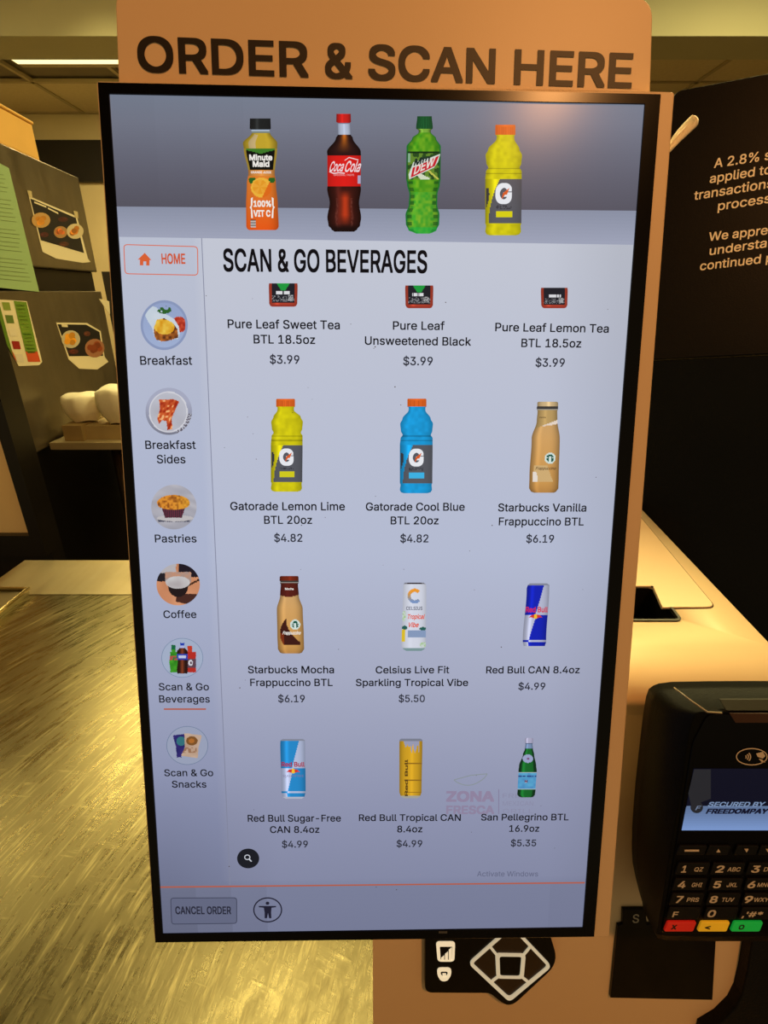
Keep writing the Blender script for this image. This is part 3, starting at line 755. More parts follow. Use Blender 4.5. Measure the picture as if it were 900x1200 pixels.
# faint logo on the display
m = MB(); text(m, SCR, 'ZONA', 522.7, 579, 939.6, 12.6, H1, (142, 130, 158), .035); text(m, SCR, 'FRESCA', 522.7, 579, 954, 10, H1, (140, 130, 158), .03)
line((584.5, 925), (584.5, 954), .8, H1, (128, 120, 150), m)
for k in range(3): text(m, SCR, ('FRESH', 'MEXICAN', 'GRILL')[k], 589, 625, 935+9*k, 5, H1, (136, 137, 164), .0)
bw = [(532, 914)]+[(532+39*i/12, 914+9*math.sin(math.pi*i/12)**.8-6*i/12) for i in range(1, 12)]+[(571, 906.8)]
for i in range(len(bw)-1): line(bw[i], bw[i+1], .9, H1, (134, 144, 146), m)
line((532, 914), (552, 908.5), .9, H1, (134, 144, 146), m); line((552, 908.5), (571, 906.8), .9, H1, (134, 144, 146), m)
part('faint_logo', m, 'faint restaurant logo behind the menu text')
word('Activate Windows', 559, 630.5, 1027, 6, (100, 104, 130), .006, label='faint system notice')
# footer buttons
m = MB(); loop(rounded([(199.5, 1052), (277.8, 1051.6), (277.9, 1082.5), (200.8, 1083.4)], 4, 4), .9, H3, (62, 66, 86), m); part('cancel_button', m, 'thin outlined button reading CANCEL ORDER')
m = MB(); poly(rounded([(199.5, 1052), (277.8, 1051.6), (277.9, 1082.5), (200.8, 1083.4)], 4, 4), H2, (98, 103, 128), m); part('button_fill', m)
word('CANCEL ORDER', 205.7, 271, 1071.4, 9.2, (38, 40, 56), .02, h=H3)
m = MB(); cx, cy = 313.7, 1066.3
e1_ = ell(cx, cy, 17, 14.8); loop(e1_, 1.5, H2, (30, 30, 48), m); poly(ell(cx-.2, cy-7.8, 2.2, 1.9, 14), H2, (30, 30, 48), m)
poly([(cx-10.5, cy-4.6), (cx+9.8, cy-4.6), (cx+9.8, cy-3.2), (cx+4.5, cy-2.5), (cx+4, cy+3), (cx+4.4, cy+9.8), (cx+1.6, cy+9.8), (cx+.4, cy+3.6), (cx-.8, cy+9.8), (cx-3.6, cy+9.8), (cx-3.6, cy+3), (cx-4.6, cy-2.5), (cx-10.5, cy-3.2)], H2, (30, 30, 48), m)
part('accessibility_icon', m, 'round outlined icon of a standing figure')
m = MB(); poly(ell(290.8, 1006, 13, 11.6), H2, (24, 27, 36), m); sb = part('search_button', m, 'dark round search button')
m = MB(); loop(ell(289.8, 1004.6, 3.6, 3.2, 18), 1.0, H3, (200, 205, 215), m); line((292, 1006.8), (294.8, 1009.6), 1.4, H3, (200, 205, 215), m); part('magnifier_icon', m, 'white magnifier icon')

# ---- pictures drawn as fine coloured meshes
def rows(name, label, y0, y1, prof, colf, ny=60, nx=18, lean=0.0, h=H2):
    """prof: list of (y, xleft, xright); colf(u -1..1, v 0..1, x, y)"""
    m = MB(); P = []
    for j in range(ny+1):
        y = y0+(y1-y0)*j/ny
        for k in range(len(prof)-1):
            if y <= prof[k+1][0] or k == len(prof)-2:
                f = clamp((y-prof[k][0])/max(1e-6, prof[k+1][0]-prof[k][0])); s_ = f*f*(3-2*f)
                xl_ = prof[k][1]*(1-s_)+prof[k+1][1]*s_; xr_ = prof[k][2]*(1-s_)+prof[k+1][2]*s_; break
        P.append([(xl_+(xr_-xl_)*i/nx, y) for i in range(nx+1)])
    vs = [SCR.px(x, y, h) for r_ in P for x, y in r_]; m.v += vs
    for j in range(ny):
        for i in range(nx):
            x = (P[j][i][0]+P[j+1][i+1][0])/2; y = (P[j][i][1]+P[j+1][i+1][1])/2
            c = colf(-1+2*(i+.5)/nx, (j+.5)/ny, x, y)
            if c is None: continue
            m.f.append((j*(nx+1)+i, (j+1)*(nx+1)+i, (j+1)*(nx+1)+i+1, j*(nx+1)+i+1)); m.c.append(c); m.sm.append(False)
    return part(name, m, label)
def shade(c, u, k=.35, hl=-.45, hs=.25):
    f = 1-k*abs(u)**3+hs*math.exp(-((u-hl)/.16)**2); return tuple(min(255, v*f) for v in c)
def inn(x, y, cx, cy, rx, ry): return ((x-cx)/rx)**2+((y-cy)/ry)**2 < 1

# soft contact shadows under banner bottles belong to the displayed picture
# orange juice bottle
def c_oj(u, v, x, y):
    if y < 152: return shade((32, 34, 34), u, .2, -.3, .6)
    if y < 155.5: return (165, 180, 200) if y < 153.6 else (120, 130, 120)
    if y < 174.5:
        c = (190, 160, 46)
        if -.7 < u < -.25 and y > 157+(u+.7)*3: c = (196, 172, 120)
        return shade(c, u, .35, .5, .06)
    edge = abs(u) > .86
    if y < 199:
        if edge: return (150, 125, 44)
        if y < 178-3*abs(abs(u)-.0)+2.2*(1-abs(u)): return (60, 120, 40)
        return (14, 16, 14)
    if y < 206: return shade((214, 140, 66), u, .3, 0, .1)
    if inn(x, y, 306.3, 219.8, 12.2, 11.6):
        r = math.hypot((x-304.6)/10, (y-219)/10)
        if x+y*.5 > 304.6+219*.5+8.5: return (218, 104, 28)
        return (232, 176, 60) if r > .86 else ((224, 150, 40) if int((math.atan2(y-219, x-304.6)+math.pi)*1.6) % 2 else (230, 162, 54))
    if 208 < y < 216 and (inn(x, y, 295.5, 211, 4, 4.5) or inn(x, y, 318.5, 210.5, 4, 4)): return (40, 96, 34)
    c = keys([(206, (222, 128, 46)), (235, (222, 112, 40)), (269, (228, 88, 24))], y)
    if y > 258 and x < 300 and x > 294 and y < 267: return (190, 180, 176) if (int(y) % 3) else (60, 50, 50)
    return shade(c, u, .25, -.9, .12)
rows('product_picture', 'picture of an orange juice bottle with black label', 138.8, 269.6, [(138.8, 292.8, 317), (151.5, 292.6, 317.4), (152, 294.6, 315.5), (155.5, 295, 316.5), (168, 284.6, 325), (174, 285.6, 324.8), (203, 291, 322), (215, 289.2, 323.4), (240, 288.3, 325.6), (265, 288.5, 326.6), (268, 289.4, 325.8), (269.6, 292, 323)], c_oj, 130, 44)
W1 = (236, 232, 226)
word('Minute', 292.2, 319.2, 188, 7, W1, .03, h=H3); word('Maid', 296.2, 315.8, 195.6, 7, W1, .03, h=H3)
word('ORANGE JUICE', 294, 318, 203.2, 2.6, W1, .02, h=H3)
word('100%', 297.2, 317.8, 242.4, 7.4, W1, .03, h=H3); word('VIT C', 297.2, 317, 254, 7.8, W1, .03, h=H3)
m = MB()
for s_, x in ((1, 293.2), (-1, 321.4)):
    poly([(x+s_*3, 231), (x+s_*.8, 232.5), (x+s_*.8, 241), (x-s_*.6, 243), (x+s_*.8, 245), (x+s_*1.2, 255.5), (x+s_*3.2, 255.5), (x+s_*2.6, 247), (x+s_*1.6, 243), (x+s_*2.6, 240)], H3, W1, m)
part('bracket_mark', m)
# cola bottle
def c_cola(u, v, x, y):
    if y < 143.9: return shade((198, 34, 30), u, .4, -.2, .15)
    if y < 145: return (120, 120, 140)
    if y < 157.5: return shade((176, 186, 208), u, .25, 0, .1)
    if 182 < y < 218.2:
        if x > 419.5 and 206 < y < 215: return (170, 160, 190)
        return shade((214, 30, 26), u, .18, 0, .02)
    c = (40, 16, 14)
    if y < 182: g_ = math.exp(-(u/.36)**2)*clamp(1-(y-158)/22); return lerp(shade((44, 22, 22), u, .5, 0, 0), (206, 110, 30), g_)
    g_ = math.exp(-((u-.05)/.30)**2)*clamp((y-222)/10)*clamp((266-y)/14)
    c = lerp(shade((58, 22, 18), u, .55, -.35, .5), (190, 58, 26), g_*.95)
    if y > 232 and abs(abs(u)-.48) < .07: c = lerp(c, (150, 84, 70), .45*noise2(x*1.2, y*.5))
    if y > 262: c = lerp(c, (26, 12, 12), clamp((y-262)/6))
    return c
rows('product_picture', 'picture of a cola bottle with red label and red cap', 133.4, 271.5, [(133.4, 394.2, 411), (143.8, 394, 411.3), (144, 396, 410), (157, 396.3, 410.6), (162, 393.5, 413.6), (178, 383.2, 422.8), (182, 383.6, 423), (218, 383.8, 422.6), (221, 383.4, 423), (238, 386.3, 420.8), (255, 383.6, 423.2), (264, 384.8, 422), (269, 388.5, 418.5), (271.5, 392, 415)], c_cola, 130, 44)
word('Coca', 385.2, 401, 201, 12, (236, 215, 218), .012, h=H3, shear=.35); word('Cola', 403, 420.8, 201.5, 13, (236, 215, 218), .012, h=H3, shear=.35)
m = MB(); pts = [(386, 201), (391, 203.2), (397, 202.4), (404, 203)]; [line(pts[i], pts[i+1], 1.2, H3, (236, 215, 218), m) for i in range(3)]; line((404, 188), (409, 184.5), .8, H3, (236, 215, 218), m); line((409, 184.5), (420, 187.5), 1, H3, (236, 215, 218), m); part('swash_mark', m)
word('ORIGINAL TASTE', 391, 415, 206, 2, (226, 190, 190), .0, h=H3)
# green soda
def c_dew(u, v, x, y):
    if y < 150.5:
        return shade((24, 92, 48), u, .35, .4*math.sin(x*2), .15) if int(x*1.3) % 2 else (16, 70, 36)
    if y < 155: return shade((120, 168, 60), u, .6)
    g_ = noise2(x*.28, y*.22, 3)
    if 178 < y < 210.8:
        if abs(u) > .9: return (22, 92, 40)
        if y < 179.2 or y > 209.8: return (16, 48, 22)
        if x < 481 and y < 190: return (130, 170, 140)
        c = (38, 74, 30) if g_ < .45 else (96, 134, 46)
        if y > 202 and (x-490)*.5 < y-202 < (x-486)*1.2 and x < 503: c = (206, 216, 190)
        if abs(y-198-(x-500)*.9) < 1.4 and x > 497: c = (190, 190, 80)
        return c
    c = lerp((52, 136, 24), (112, 168, 34), g_)
    if y > 225: c = lerp(c, lerp((30, 150, 50), (150, 190, 50), noise2(x*.35, y*.3, 5)), .6)
    if y > 212 and abs(u) > .62 and int(y/4) % 2: c = lerp(c, (20, 80, 30), .6)
    c = shade(c, u, .25, -.5, .12)
    if abs(u) > .9: c = (24, 110, 44)
    if y > 266: c = lerp(c, (20, 170, 70), .5)
    return c
rows('product_picture', 'picture of a green soda bottle', 136.2, 273.8, [(136.2, 489, 506), (150, 487.6, 507.2), (151.5, 487.8, 506.8), (152.5, 491, 504.5), (155, 490.5, 505), (162, 483, 511), (172, 476.4, 516.6), (210, 476, 516.2), (216, 477, 515.4), (228, 479.8, 512.6), (240, 479, 512.4), (252, 475.2, 515), (262, 475.6, 514.6), (270, 478.6, 511.6), (272.2, 484, 508), (273.8, 488, 503)], c_dew, 130, 44)
m = MB(); poly([(479.6, 210.2), (478.8, 204.5), (484.4, 190), (505, 184.5), (516, 180.2), (513.2, 190), (508.5, 196.5)], H3, (206, 214, 206), m)
poly([(481.2, 208.4), (483.8, 196.4), (495, 192), (514.6, 182.2), (509.6, 194.6)], H3+.00002, (196, 30, 44), m); part('label_mark', m, 'slanted red and white mark')
m = MB(); text(m, SCR, 'DEW', 484.5, 508.5, 205, 11, H4, (224, 214, 206), .02, yr=193.5, shear=.25); text(m, SCR, 'Mtn', 484.5, 503, 194.6, 8.5, H4, (26, 46, 40), .03, yr=189.5, shear=.25); part('label_lettering', m)
# sports drink builder
def sport(name_label, X0, X1, cap_, dome, lab, bot, body, accent, big):
    (cx0, cx1, cy0, cy1) = cap_; yd = dome; (ly0, ly1) = lab; w = X1-X0; cx = (X0+X1)/2
    def col(u, v, x, y):
        if y < cy1: return shade((222, 100, 34), u, .15, 0, .05) if (int(x*1.2) % 2 or y < cy0+2) else (196, 84, 28)
        if ly0 < y < ly1:
            if u < -.97: return shade(body, u)
            t = (y-ly0)/(ly1-ly0)
            if u < -.70+.5*(1-t)**2.2-.12*t:
                if abs(u+1.02-.16*math.sin(t*5)) < .10*math.sin(t*math.pi) and .2 < t < .95: return (52, 54, 58)
                return shade(body, u, .3)
            c = (86, 88, 96)
            if t > .72 and t < .87 and -.42 < u < .48: return accent
            if .60 < t < .67 and -.42 < u < .45 and noise2(x*1.5, y*2) > .45: return (56, 58, 66)
            return shade(c, u, .15, 0, 0)
        c = body
        if abs(y-(ly0-6*w/43)) < .8 or abs(y-(ly0-12*w/43)) < .8: c = tuple(q*.82 for q in body)
        f = noise2(x*.25, y*.25, 9); c = tuple(q*(.94+.12*f) for q in c)
        return shade(c, u, .22, -.6, .08)
    pw = w*.06
    prof = [(cy0, cx0+.6, cx1-.6), (cy0+1, cx0, cx1), (cy1, cx0, cx1), (cy1+.5, cx0+1.6, cx1-1.2), (cy1+w*.1, cx0+1.4, cx1-1.2), (yd-w*.16, X0+w*.08, X1-w*.06), (yd, X0+w*.01, X1+w*.01), (yd+w*.22, X0+w*.03, X1-w*.01), (yd+w*.34, X0+pw*1.4, X1-pw*.9), (yd+w*.44, X0+w*.02, X1), (ly0, X0, X1), (ly1, X0, X1-w*.01), (ly1+w*.05, X0+w*.02, X1-w*.03), (bot-w*.1, X0, X1-w*.02), (bot-w*.03, X0+w*.03, X1-w*.06), (bot, X0+w*.12, X1-w*.16)]
    rows('product_picture', name_label, cy0, bot, prof, col, 110 if big else 96, 40 if big else 36)
    gx0, gx1 = X0+w*.27, X0+w*.72; gy = ly0+(ly1-ly0)*.56; gh = (ly1-ly0)*.46
    m = MB(); text(m, SCR, 'G', gx0, gx1, gy, gh, H3, (228, 230, 236), .034); part('label_letter', m, 'white letter G')
    m = MB(); xx, yy = (gx0+gx1)/2+w*.04, gy-gh*.5; poly([(xx-w*.09, yy+gh*.3), (xx-w*.05, yy-gh*.02), (xx+w*.13, yy-gh*.28), (xx+w*.06, yy+gh*.06), (xx+w*.01, yy+gh*.05)], H4, (214, 92, 40), m); part('bolt_mark', m, 'orange bolt mark')
YE = (206, 196, 18); BL = (24, 152, 214)
sport('picture of a large yellow sports drink bottle', 568.6, 611.4, (580.4, 604, 146.2, 158.2), 182, (209.5, 262), 275.8, YE, (214, 206, 20), True)
sport('picture of a yellow sports drink bottle', 317.4, 354.6, (323.6, 345.7, 467.4, 476.8), 494.5, (521.5, 564.5), 576.2, YE, (206, 200, 30), False)
sport('picture of a blue sports drink bottle', 468.6, 507, (477.4, 499.7, 467.2, 476.8), 496.7, (521.6, 566), 578, BL, (60, 176, 226), False)
# coffee bottles
def coffee(label, prof, cap_, ring, neck, lab, sw, logo, mocha):
    def col(u, v, x, y):
        t = v
        if y < cap_[1]: return shade(cap_[2], u, .35, .1, .2)
        if y < ring: return (60, 56, 54) if (y < ring-1.2) else (150, 148, 140)
        body = (206, 160, 104)
        edge = neck[0]+neck[2]*(math.sin((u+1)*1.6+.1) if mocha else -u)
        if y < edge:
            c = neck[1]; return shade(c, u, .3, -.2, .1)
        if not mocha and edge < y < edge+4.5*clamp((u+.6)*.7): return (226, 210, 196)
        for s_ in sw:
            r_ = s_(u, v, x, y)
            if r_: return r_
        lx, ly, lr = logo
        if inn(x, y, lx, ly, lr, lr):
            d_ = math.hypot(x-lx, y-ly)/lr; a_ = math.atan2(y-ly, x-lx)
            if d_ > .72 or (abs(x-lx) < lr*.24 and y > ly-lr*.3): return (206, 222, 216)
            if abs(x-lx) > lr*.42 and int((y-ly)*1.7) % 2: return (196, 214, 206)
            return (24, 84, 70)
        body = keys([(0, (196, 160, 112)), (.4, (208, 160, 98)), (.9, (200, 148, 80)), (1, (180, 130, 70))], v)
        return shade(body, u, .35, -.5, .12)
    rows('product_picture', label, prof[0][0], prof[-1][0], prof, col, 100, 36)
def sw_van(u, v, x, y):
    if 553 < y < 564.5 and u < -.42 and u > -.78 + 0*(y-553) and (u+.78) < (y-540)*.018: return (226, 216, 206)
    if 541 < y < 564.5 and -.75+(0) < u < .1+(y-541)*.022 and y > 545: return (204, 170, 116)
    return None
coffee('picture of a vanilla coffee bottle with tan cap', [(470.8, 631, 652.5), (471.6, 629.6, 654), (476.4, 629.6, 654), (477, 629, 654), (480, 629, 654), (481, 630, 653), (493, 629, 653.2), (514, 623, 656), (560, 620.4, 654.8), (572, 620, 654.4), (576, 622, 652), (577.4, 626, 649)], (470, 476.6, (204, 176, 130)), 480.4, (497, (184, 152, 96), 5), None, [sw_van], (644.7, 537, 6.4), False)
def sw_mo(u, v, x, y):
    if 724 < y < 756:
        e_ = 328+((y-742)/16)**2*6 if y < 756 else 0
        if y < 756 and e_ < x < e_+8+(y-735)*.75 and x > 328.6 and x < 352: 
            if y > 742 and x < 333: return (120, 46, 22)
            return (62, 26, 22)
    return None
coffee('picture of a mocha coffee bottle with brown cap', [(675, 329, 349), (676, 327.8, 349.8), (680.8, 327.6, 350), (681.4, 328.6, 350), (683.5, 328, 350), (684.4, 329, 349.2), (698, 328.2, 350.2), (714, 324.4, 354.8), (745, 325, 356), (760, 325.6, 356.4), (764.5, 327.6, 354.4), (765.8, 331, 351)], (674, 680.9, (112, 38, 22)), 683.6, (697.2, (86, 30, 24), 2.4), None, [sw_mo], (345.9, 732, 5.9), True)
word('Mocha', 334, 344, 691.4, 2.6, W1, .02, h=H3); word('Frappuccino', 331, 352, 743.6, 4, W1, .02, h=H3, shear=.3)
word('Vanilla', 632, 639.5, 490, 1.8, (70, 50, 36), .01, h=H3); word('Frappuccino', 627.5, 651, 550.5, 3.4, (70, 44, 30), .01, h=H3, shear=.3)
# slim cans
def can(label, prof, colf): rows('product_picture', label, prof[0][0], prof[-1][0], prof, colf, 96, 36)
def c_cel(u, v, x, y):
    if y < 684.6: return (54, 46, 52) if abs(u) < .75 else (120, 120, 130)
    c = (208, 212, 226)
    lx, ly = 486, 698.5; d_ = math.hypot((x-lx)/8.2, (y-ly)/8.6); a_ = math.atan2(y-ly, x-lx)
    if .56 < d_ < 1.02 and abs(a_) > .75: return lerp((232, 152, 48), (120, 146, 192), clamp((y-ly+5)/11))
    if 739 < y < 747 and u > -.5: return (132, 152, 186)
    if y > 738 and u < -.72 and y < 752: return (216, 186, 44)
    if (inn(x, y, 474.2, 735.5, 3.2, 2.4) or inn(x, y, 495.5, 736.8, 4, 2)): return (36, 92, 84)
    if inn(x, y, 496, 755.5, 4.2, 3) or inn(x, y, 473.5, 722, 2.4, 6): return lerp((150, 190, 120), c, noise2(x, y))
    if y > 759.5: return (120, 148, 150)
    return shade(c, u, .16, -.3, .03)
can('picture of a white sparkling drink can with tropical print', [(682.8, 474.5, 496.5), (684.6, 472.8, 499), (688, 472.5, 499.6), (757, 470.6, 499), (760.5, 472.4, 497.6), (762.8, 476, 494)], c_cel)
word('CELSIUS', 476, 495, 714.8, 4, (60, 62, 84), .01, h=H3); word('Tropical', 476.6, 497, 725.4, 5.6, (220, 84, 60), .02, h=H3, shear=.25); word('Vibe', 477.6, 490, 735, 5.6, (220, 84, 60), .02, h=H3, shear=.25)
def c_rb(base, c2, foot):
    def f(u, v, x, y):
        if v < .03: return (130, 134, 150)
        mid = .49
        bl = (v < mid and u < .55-1.0*(v/mid)*.65) or (mid < v < .87 and u > .02-(v-mid)*1.3)
        if v > .87: 
            if v < .905: bl = u < -.5
            elif v < .965: bl = u > -.55
            else: return (176, 180, 196)
        c = base if bl else c2
        return shade(c, u, .25, -.5, .22)
    return f
def bullmark(cx, cy, w):
    m = MB(); poly(ell(cx, cy, w*.11, w*.12, 14), H3, (238, 190, 50), m)
    for s_ in (1, -1): poly([(cx+s_*w*.06, cy-w*.09), (cx+s_*w*.2, cy-w*.07), (cx+s_*w*.34, cy+w*.06), (cx+s_*w*.22, cy+w*.04), (cx+s_*w*.08, cy+w*.09)], H4, (208, 56, 46), m)
    part('emblem_mark', m, 'small red and yellow emblem')
can('picture of a blue and silver energy drink can', [(683.6, 621, 641), (685.5, 618.4, 643.8), (690, 617.2, 643.6), (752, 612.6, 640), (757, 613.6, 638.6), (759.5, 617, 635)], c_rb((18, 34, 176), (178, 182, 206), 0))
word('Red Bull', 616, 641.8, 717.6, 6.4, (204, 44, 74), .02, h=H3); bullmark(627.6, 722.4, 24)
can('picture of a pale blue sugar free energy drink can', [(866, 331, 355), (867.8, 328.6, 357.4), (872, 328.4, 357.6), (928, 329.8, 358.2), (933.4, 331, 357), (936, 334.5, 354)], c_rb((36, 134, 198), (176, 186, 216), 0))
word('Red Bull', 330, 357, 898.5, 5.6, (164, 30, 60), .02, h=H3); bullmark(343.6, 903.6, 24); word('SUGARFREE', 331.5, 356, 910.6, 2.6, (120, 110, 150), 0, h=H3)
def c_trop(u, v, x, y):
    if v < .04: return (120, 124, 140)
    if v < .24 and -.6 < u < .7-(0) and noise2(x*.8, 3)*.25+.04 > v-.02: return (150, 152, 176)
    if v > .96: return (160, 160, 150)
    if u > -.55 and (abs(v-.42) < .012 or abs(v-.70) < .01 or abs(v-.9) < .008): return (140, 100, 30)
    return shade((206, 158, 36), u, .3, .1, .1)
can('picture of a yellow energy drink can', [(865.6, 470, 493), (867, 468.2, 495), (871, 468, 495), (928, 468, 494), (933, 469.4, 492.6), (935.4, 473, 489)], c_trop)
m = MB(); vs_, fs_ = glyphs('Red Bull', .03); x0 = min(v[0] for v in vs_); x1 = max(v[0] for v in vs_)
m.idx([SCR.px(473.6 - (0)+ -v[1]*0 - (1-0)*0 + (-4.6*(v[1]/.73)) + 4.2 - 0*.0, 933-(v[0]-x0)/(x1-x0)*43, H3) for v in [(a, b) for a, b in vs_]], fs_, (92, 66, 24)); part('can_lettering', m)
# mineral water
def c_pel(u, v, x, y):
    if y < 871: return shade((168, 166, 192), u, .2)
    if y < 877.5: return shade((118, 140, 176), u, .3) if y > 872 else (60, 80, 110)
    if inn(x, y, 618.6, 889, 6.2, 4.9): return (152, 160, 196) if not inn(x, y, 618.8, 889, 1.6, 1.2) else (120, 80, 120)
    if 904.8 < y < 925.2:
        if y < 905.6 or y > 924.4: return (170, 186, 196)
        if abs(y-909.6) < .9 and noise2(x*1.4, 2) > .35: return (40, 60, 120)
        if inn(x, y, 616.5, 915.8, 2, 1.7): return (90, 50, 80) if noise2(x*2, y*2) > .4 else (190, 190, 210)
        return lerp((72, 134, 186), (88, 166, 204), noise2(x*.3, y*.3))
    c = (22, 100, 40) if abs(u) < .7 else (14, 58, 30)
    return shade(c, u, .3, -.45, .35)
rows('product_picture', 'picture of a green mineral water bottle', 864.8, 934.4, [(864.8, 616, 624.2), (866, 615, 624.8), (871, 615.3, 624.5), (871.4, 615.8, 624), (878, 615, 624.6), (884, 612.8, 626), (898, 608.2, 628.4), (903, 607.6, 629), (925, 606.6, 627.6), (931, 606.2, 627), (933.4, 607.8, 625.6), (934.4, 611, 622.6)], c_pel, 90, 30)
# tea bottles cut off by the heading
def tea(label, x0, x1, y0, y1, leaf):
    def col(u, v, x, y):
        if abs(u) > .78 or v > .82: return shade((172, 62, 44), u, .2) if v < .93 else (150, 52, 40)
        if leaf and v < .3 and abs(u) < .45*(1-v*2.2): return (30, 150, 60)
        if .33 < v < .47 and abs(u) < .5 and noise2(x*.9, 1) > .35: return (216, 216, 220)
        if .52 < v < .78 and noise2(x*1.4, y*1.4, 2) > .62: return (130, 130, 134)
        if .5 < v < .76 and .35 < u < .68: return (170, 170, 172) if noise2(x*1.2, y*1.2) > .4 else (40, 40, 40)
        return (32, 32, 40)
    rows('product_picture', label, y0, y1, [(y0, x0+.3, x1-.3), (y0+3, x0, x1), (y1-4, x0+.4, x1-.4), (y1-1, x0+1.6, x1-1.6), (y1, x0+4, x1-4)], col, 36, 40)
tea('picture of the lower end of a sweet tea bottle', 315, 348.8, 332, 359.4, True)
tea('picture of the lower end of an unsweetened tea bottle', 474.8, 507.8, 334.5, 361.2, True)
tea('picture of the lower end of a lemon tea bottle', 633.8, 665.3, 337.2, 361.2, False)

# ---- category pictures: round discs
def disc(label, cx, cy, rx, ry, colf, nr=40, na=110):
    m = MB(); vs = [SCR.px(cx, cy, H2)]
    for i in range(1, nr+1):
        for j in range(na):
            a = 2*math.pi*j/na; vs.append(SCR.px(cx+rx*i/nr*math.cos(a), cy+ry*i/nr*math.sin(a), H2))
    m.v += vs
    for j in range(na):
        a = 2*math.pi*(j+.5)/na
        m.f.append((0, 1+(j+1) % na, 1+j)); m.c.append(colf(0, 0)); m.sm.append(False)
        for i in range(1, nr):
            r_ = (i+.5)/nr
            m.f.append((1+(i-1)*na+j, 1+(i-1)*na+(j+1) % na, 1+i*na+(j+1) % na, 1+i*na+j)); m.c.append(colf(r_*math.cos(a), r_*math.sin(a))); m.sm.append(False)
    return part('category_picture', m, label)
WR = [(-.86, -.5), (-.62, -.78), (-.35, -.72), (.05, -.45), (.42, -.25), (.62, .05), (.66, .35), (.6, .55), (.2, .6), (-.2, .66), (-.42, .45), (-.52, .1), (-.75, -.25)]
FL = [(-.42, .42), (-.44, .1), (-.3, -.22), (0, -.28), (.36, -.1), (.56, .15), (.6, .5), (.3, .6), (-.1, .66), (-.34, .58)]
def c_brk(x, y):
    r = math.hypot(x, y)
    if .9 < r: return (136, 150, 186)
    if math.hypot((x-.0)/.3, (y+.62)/.17) < 1 and noise2(x*9, y*9, 1) > .4: return (44, 96, 40)
    if math.hypot((x-.62)/.36, (y+.02)/.32) < 1 and not inpoly(x, y, WR): return lerp((150, 34, 22), (214, 90, 60), noise2(x*12, y*12, 2))
    if inpoly(x, y, FL):
        f = noise2(x*8, y*8, 4)
        if math.hypot((x-.02)/.42, (y-.08)/.3) < 1 or (x < -.05 and y < .15): return lerp((208, 142, 26), (232, 200, 84), f)
        return lerp((70, 34, 22), (190, 110, 40), f)
    if inpoly(x, y, WR): return lerp((186, 200, 214), (206, 214, 222), noise2(x*3, y*3))
    return lerp((144, 160, 198), (158, 174, 208), clamp((y+1)/2))
disc('round picture of a breakfast wrap on a plate', 192.4, 381, 27.6, 29.2, c_brk)
BA = [(-.42, -.5), (-.1, -.5), (.2, -.52), (.45, -.42), (.3, -.1), (.12, .3), (.16, .75), (-.06, .8), (-.1, .42), (-.28, .38), (-.42, .55), (-.5, .3), (-.38, -.1)]
def c_bac(x, y):
    d = math.hypot((x+.02)/.82, (y-.03)/.86)
    if inpoly(x, y, BA):
        f = noise2(x*11+y*4, y*9, 5); return lerp((150, 34, 16), (226, 120, 60), f) if f < .8 else (236, 176, 120)
    if d < .95: return lerp((172, 172, 182), (190, 192, 204), noise2(x*2, y*2))
    if d < 1.02: return (206, 206, 214)
    if x > .35 and y > .1: return (96, 90, 100) if int((x-y)*18) % 2 else (176, 178, 192)
    return lerp((120, 122, 138), (164, 168, 190), clamp((1-y)/1.4))
disc('round picture of bacon strips in a bowl', 197.8, 482, 27.2, 27.6, c_bac)
def c_muf(x, y):
    if y < .04 and math.hypot((x+.02)/.72, (y+.18)/.36) < 1 or (math.hypot((x+.02)/.70, (y+.12)/.24) < 1):
        f = noise2(x*12, y*12, 6); c = lerp((120, 60, 22), (216, 140, 48), clamp(f*1.5))
        return lerp(c, (224, 170, 50), clamp(x+.1)*.7)
    if 0 < y < .48 and abs(x+.02) < .53-.16*y/.48: return (58, 38, 48) if int((x+2)*22) % 2 else (100, 44, 62)
    if math.hypot((x-.05)/.8, (y-.5)/.14) < 1: return (186, 182, 184)
    if .5 < y < .66 and abs(x) < .7: return (70, 72, 90)
    f = noise2(x*2-y*5, y*2+x, 8); return lerp((150, 150, 162), (182, 180, 188), f)
disc('round picture of a muffin in a dark paper cup', 203.8, 594.2, 26.6, 26.2, c_muf)
def c_cof(x, y):
    if math.hypot((x+.02)/.56, (y+.1)/.3) < 1: return lerp((172, 164, 166), (206, 206, 206), noise2(x*3, y*3))
    if .0 < y < .6 and abs(x+.0) < .46-.2*(y-.0)**2 and math.hypot((x)/.46, (y-.1)/.5) < 1: return (34, 24, 26)
    if -.6 < y < -.1 and abs(x+.0) < .6: return lerp((150, 140, 140), (196, 140, 110), noise2(x*5, y*5, 2))
    if x > .0 and y < -.35 and x-y > .6: return (30, 24, 34)
    if x < -.55 and -.55 < y < -.15: return (34, 30, 36)
    if x < -.1 and y < -.5: return (178, 174, 178)
    if x > .45 and abs(y-.3+x*.55) < .05: return (60, 36, 26)
    if y > .45 and x > -.1 and y-x*.2 < .85: return (70, 40, 34)
    return lerp((186, 122, 86), (214, 150, 112), noise2(x*2, y*2, 4))
disc('round picture of coffee with milk in a glass cup', 208.8, 685, 25.4, 24.4, c_cof)
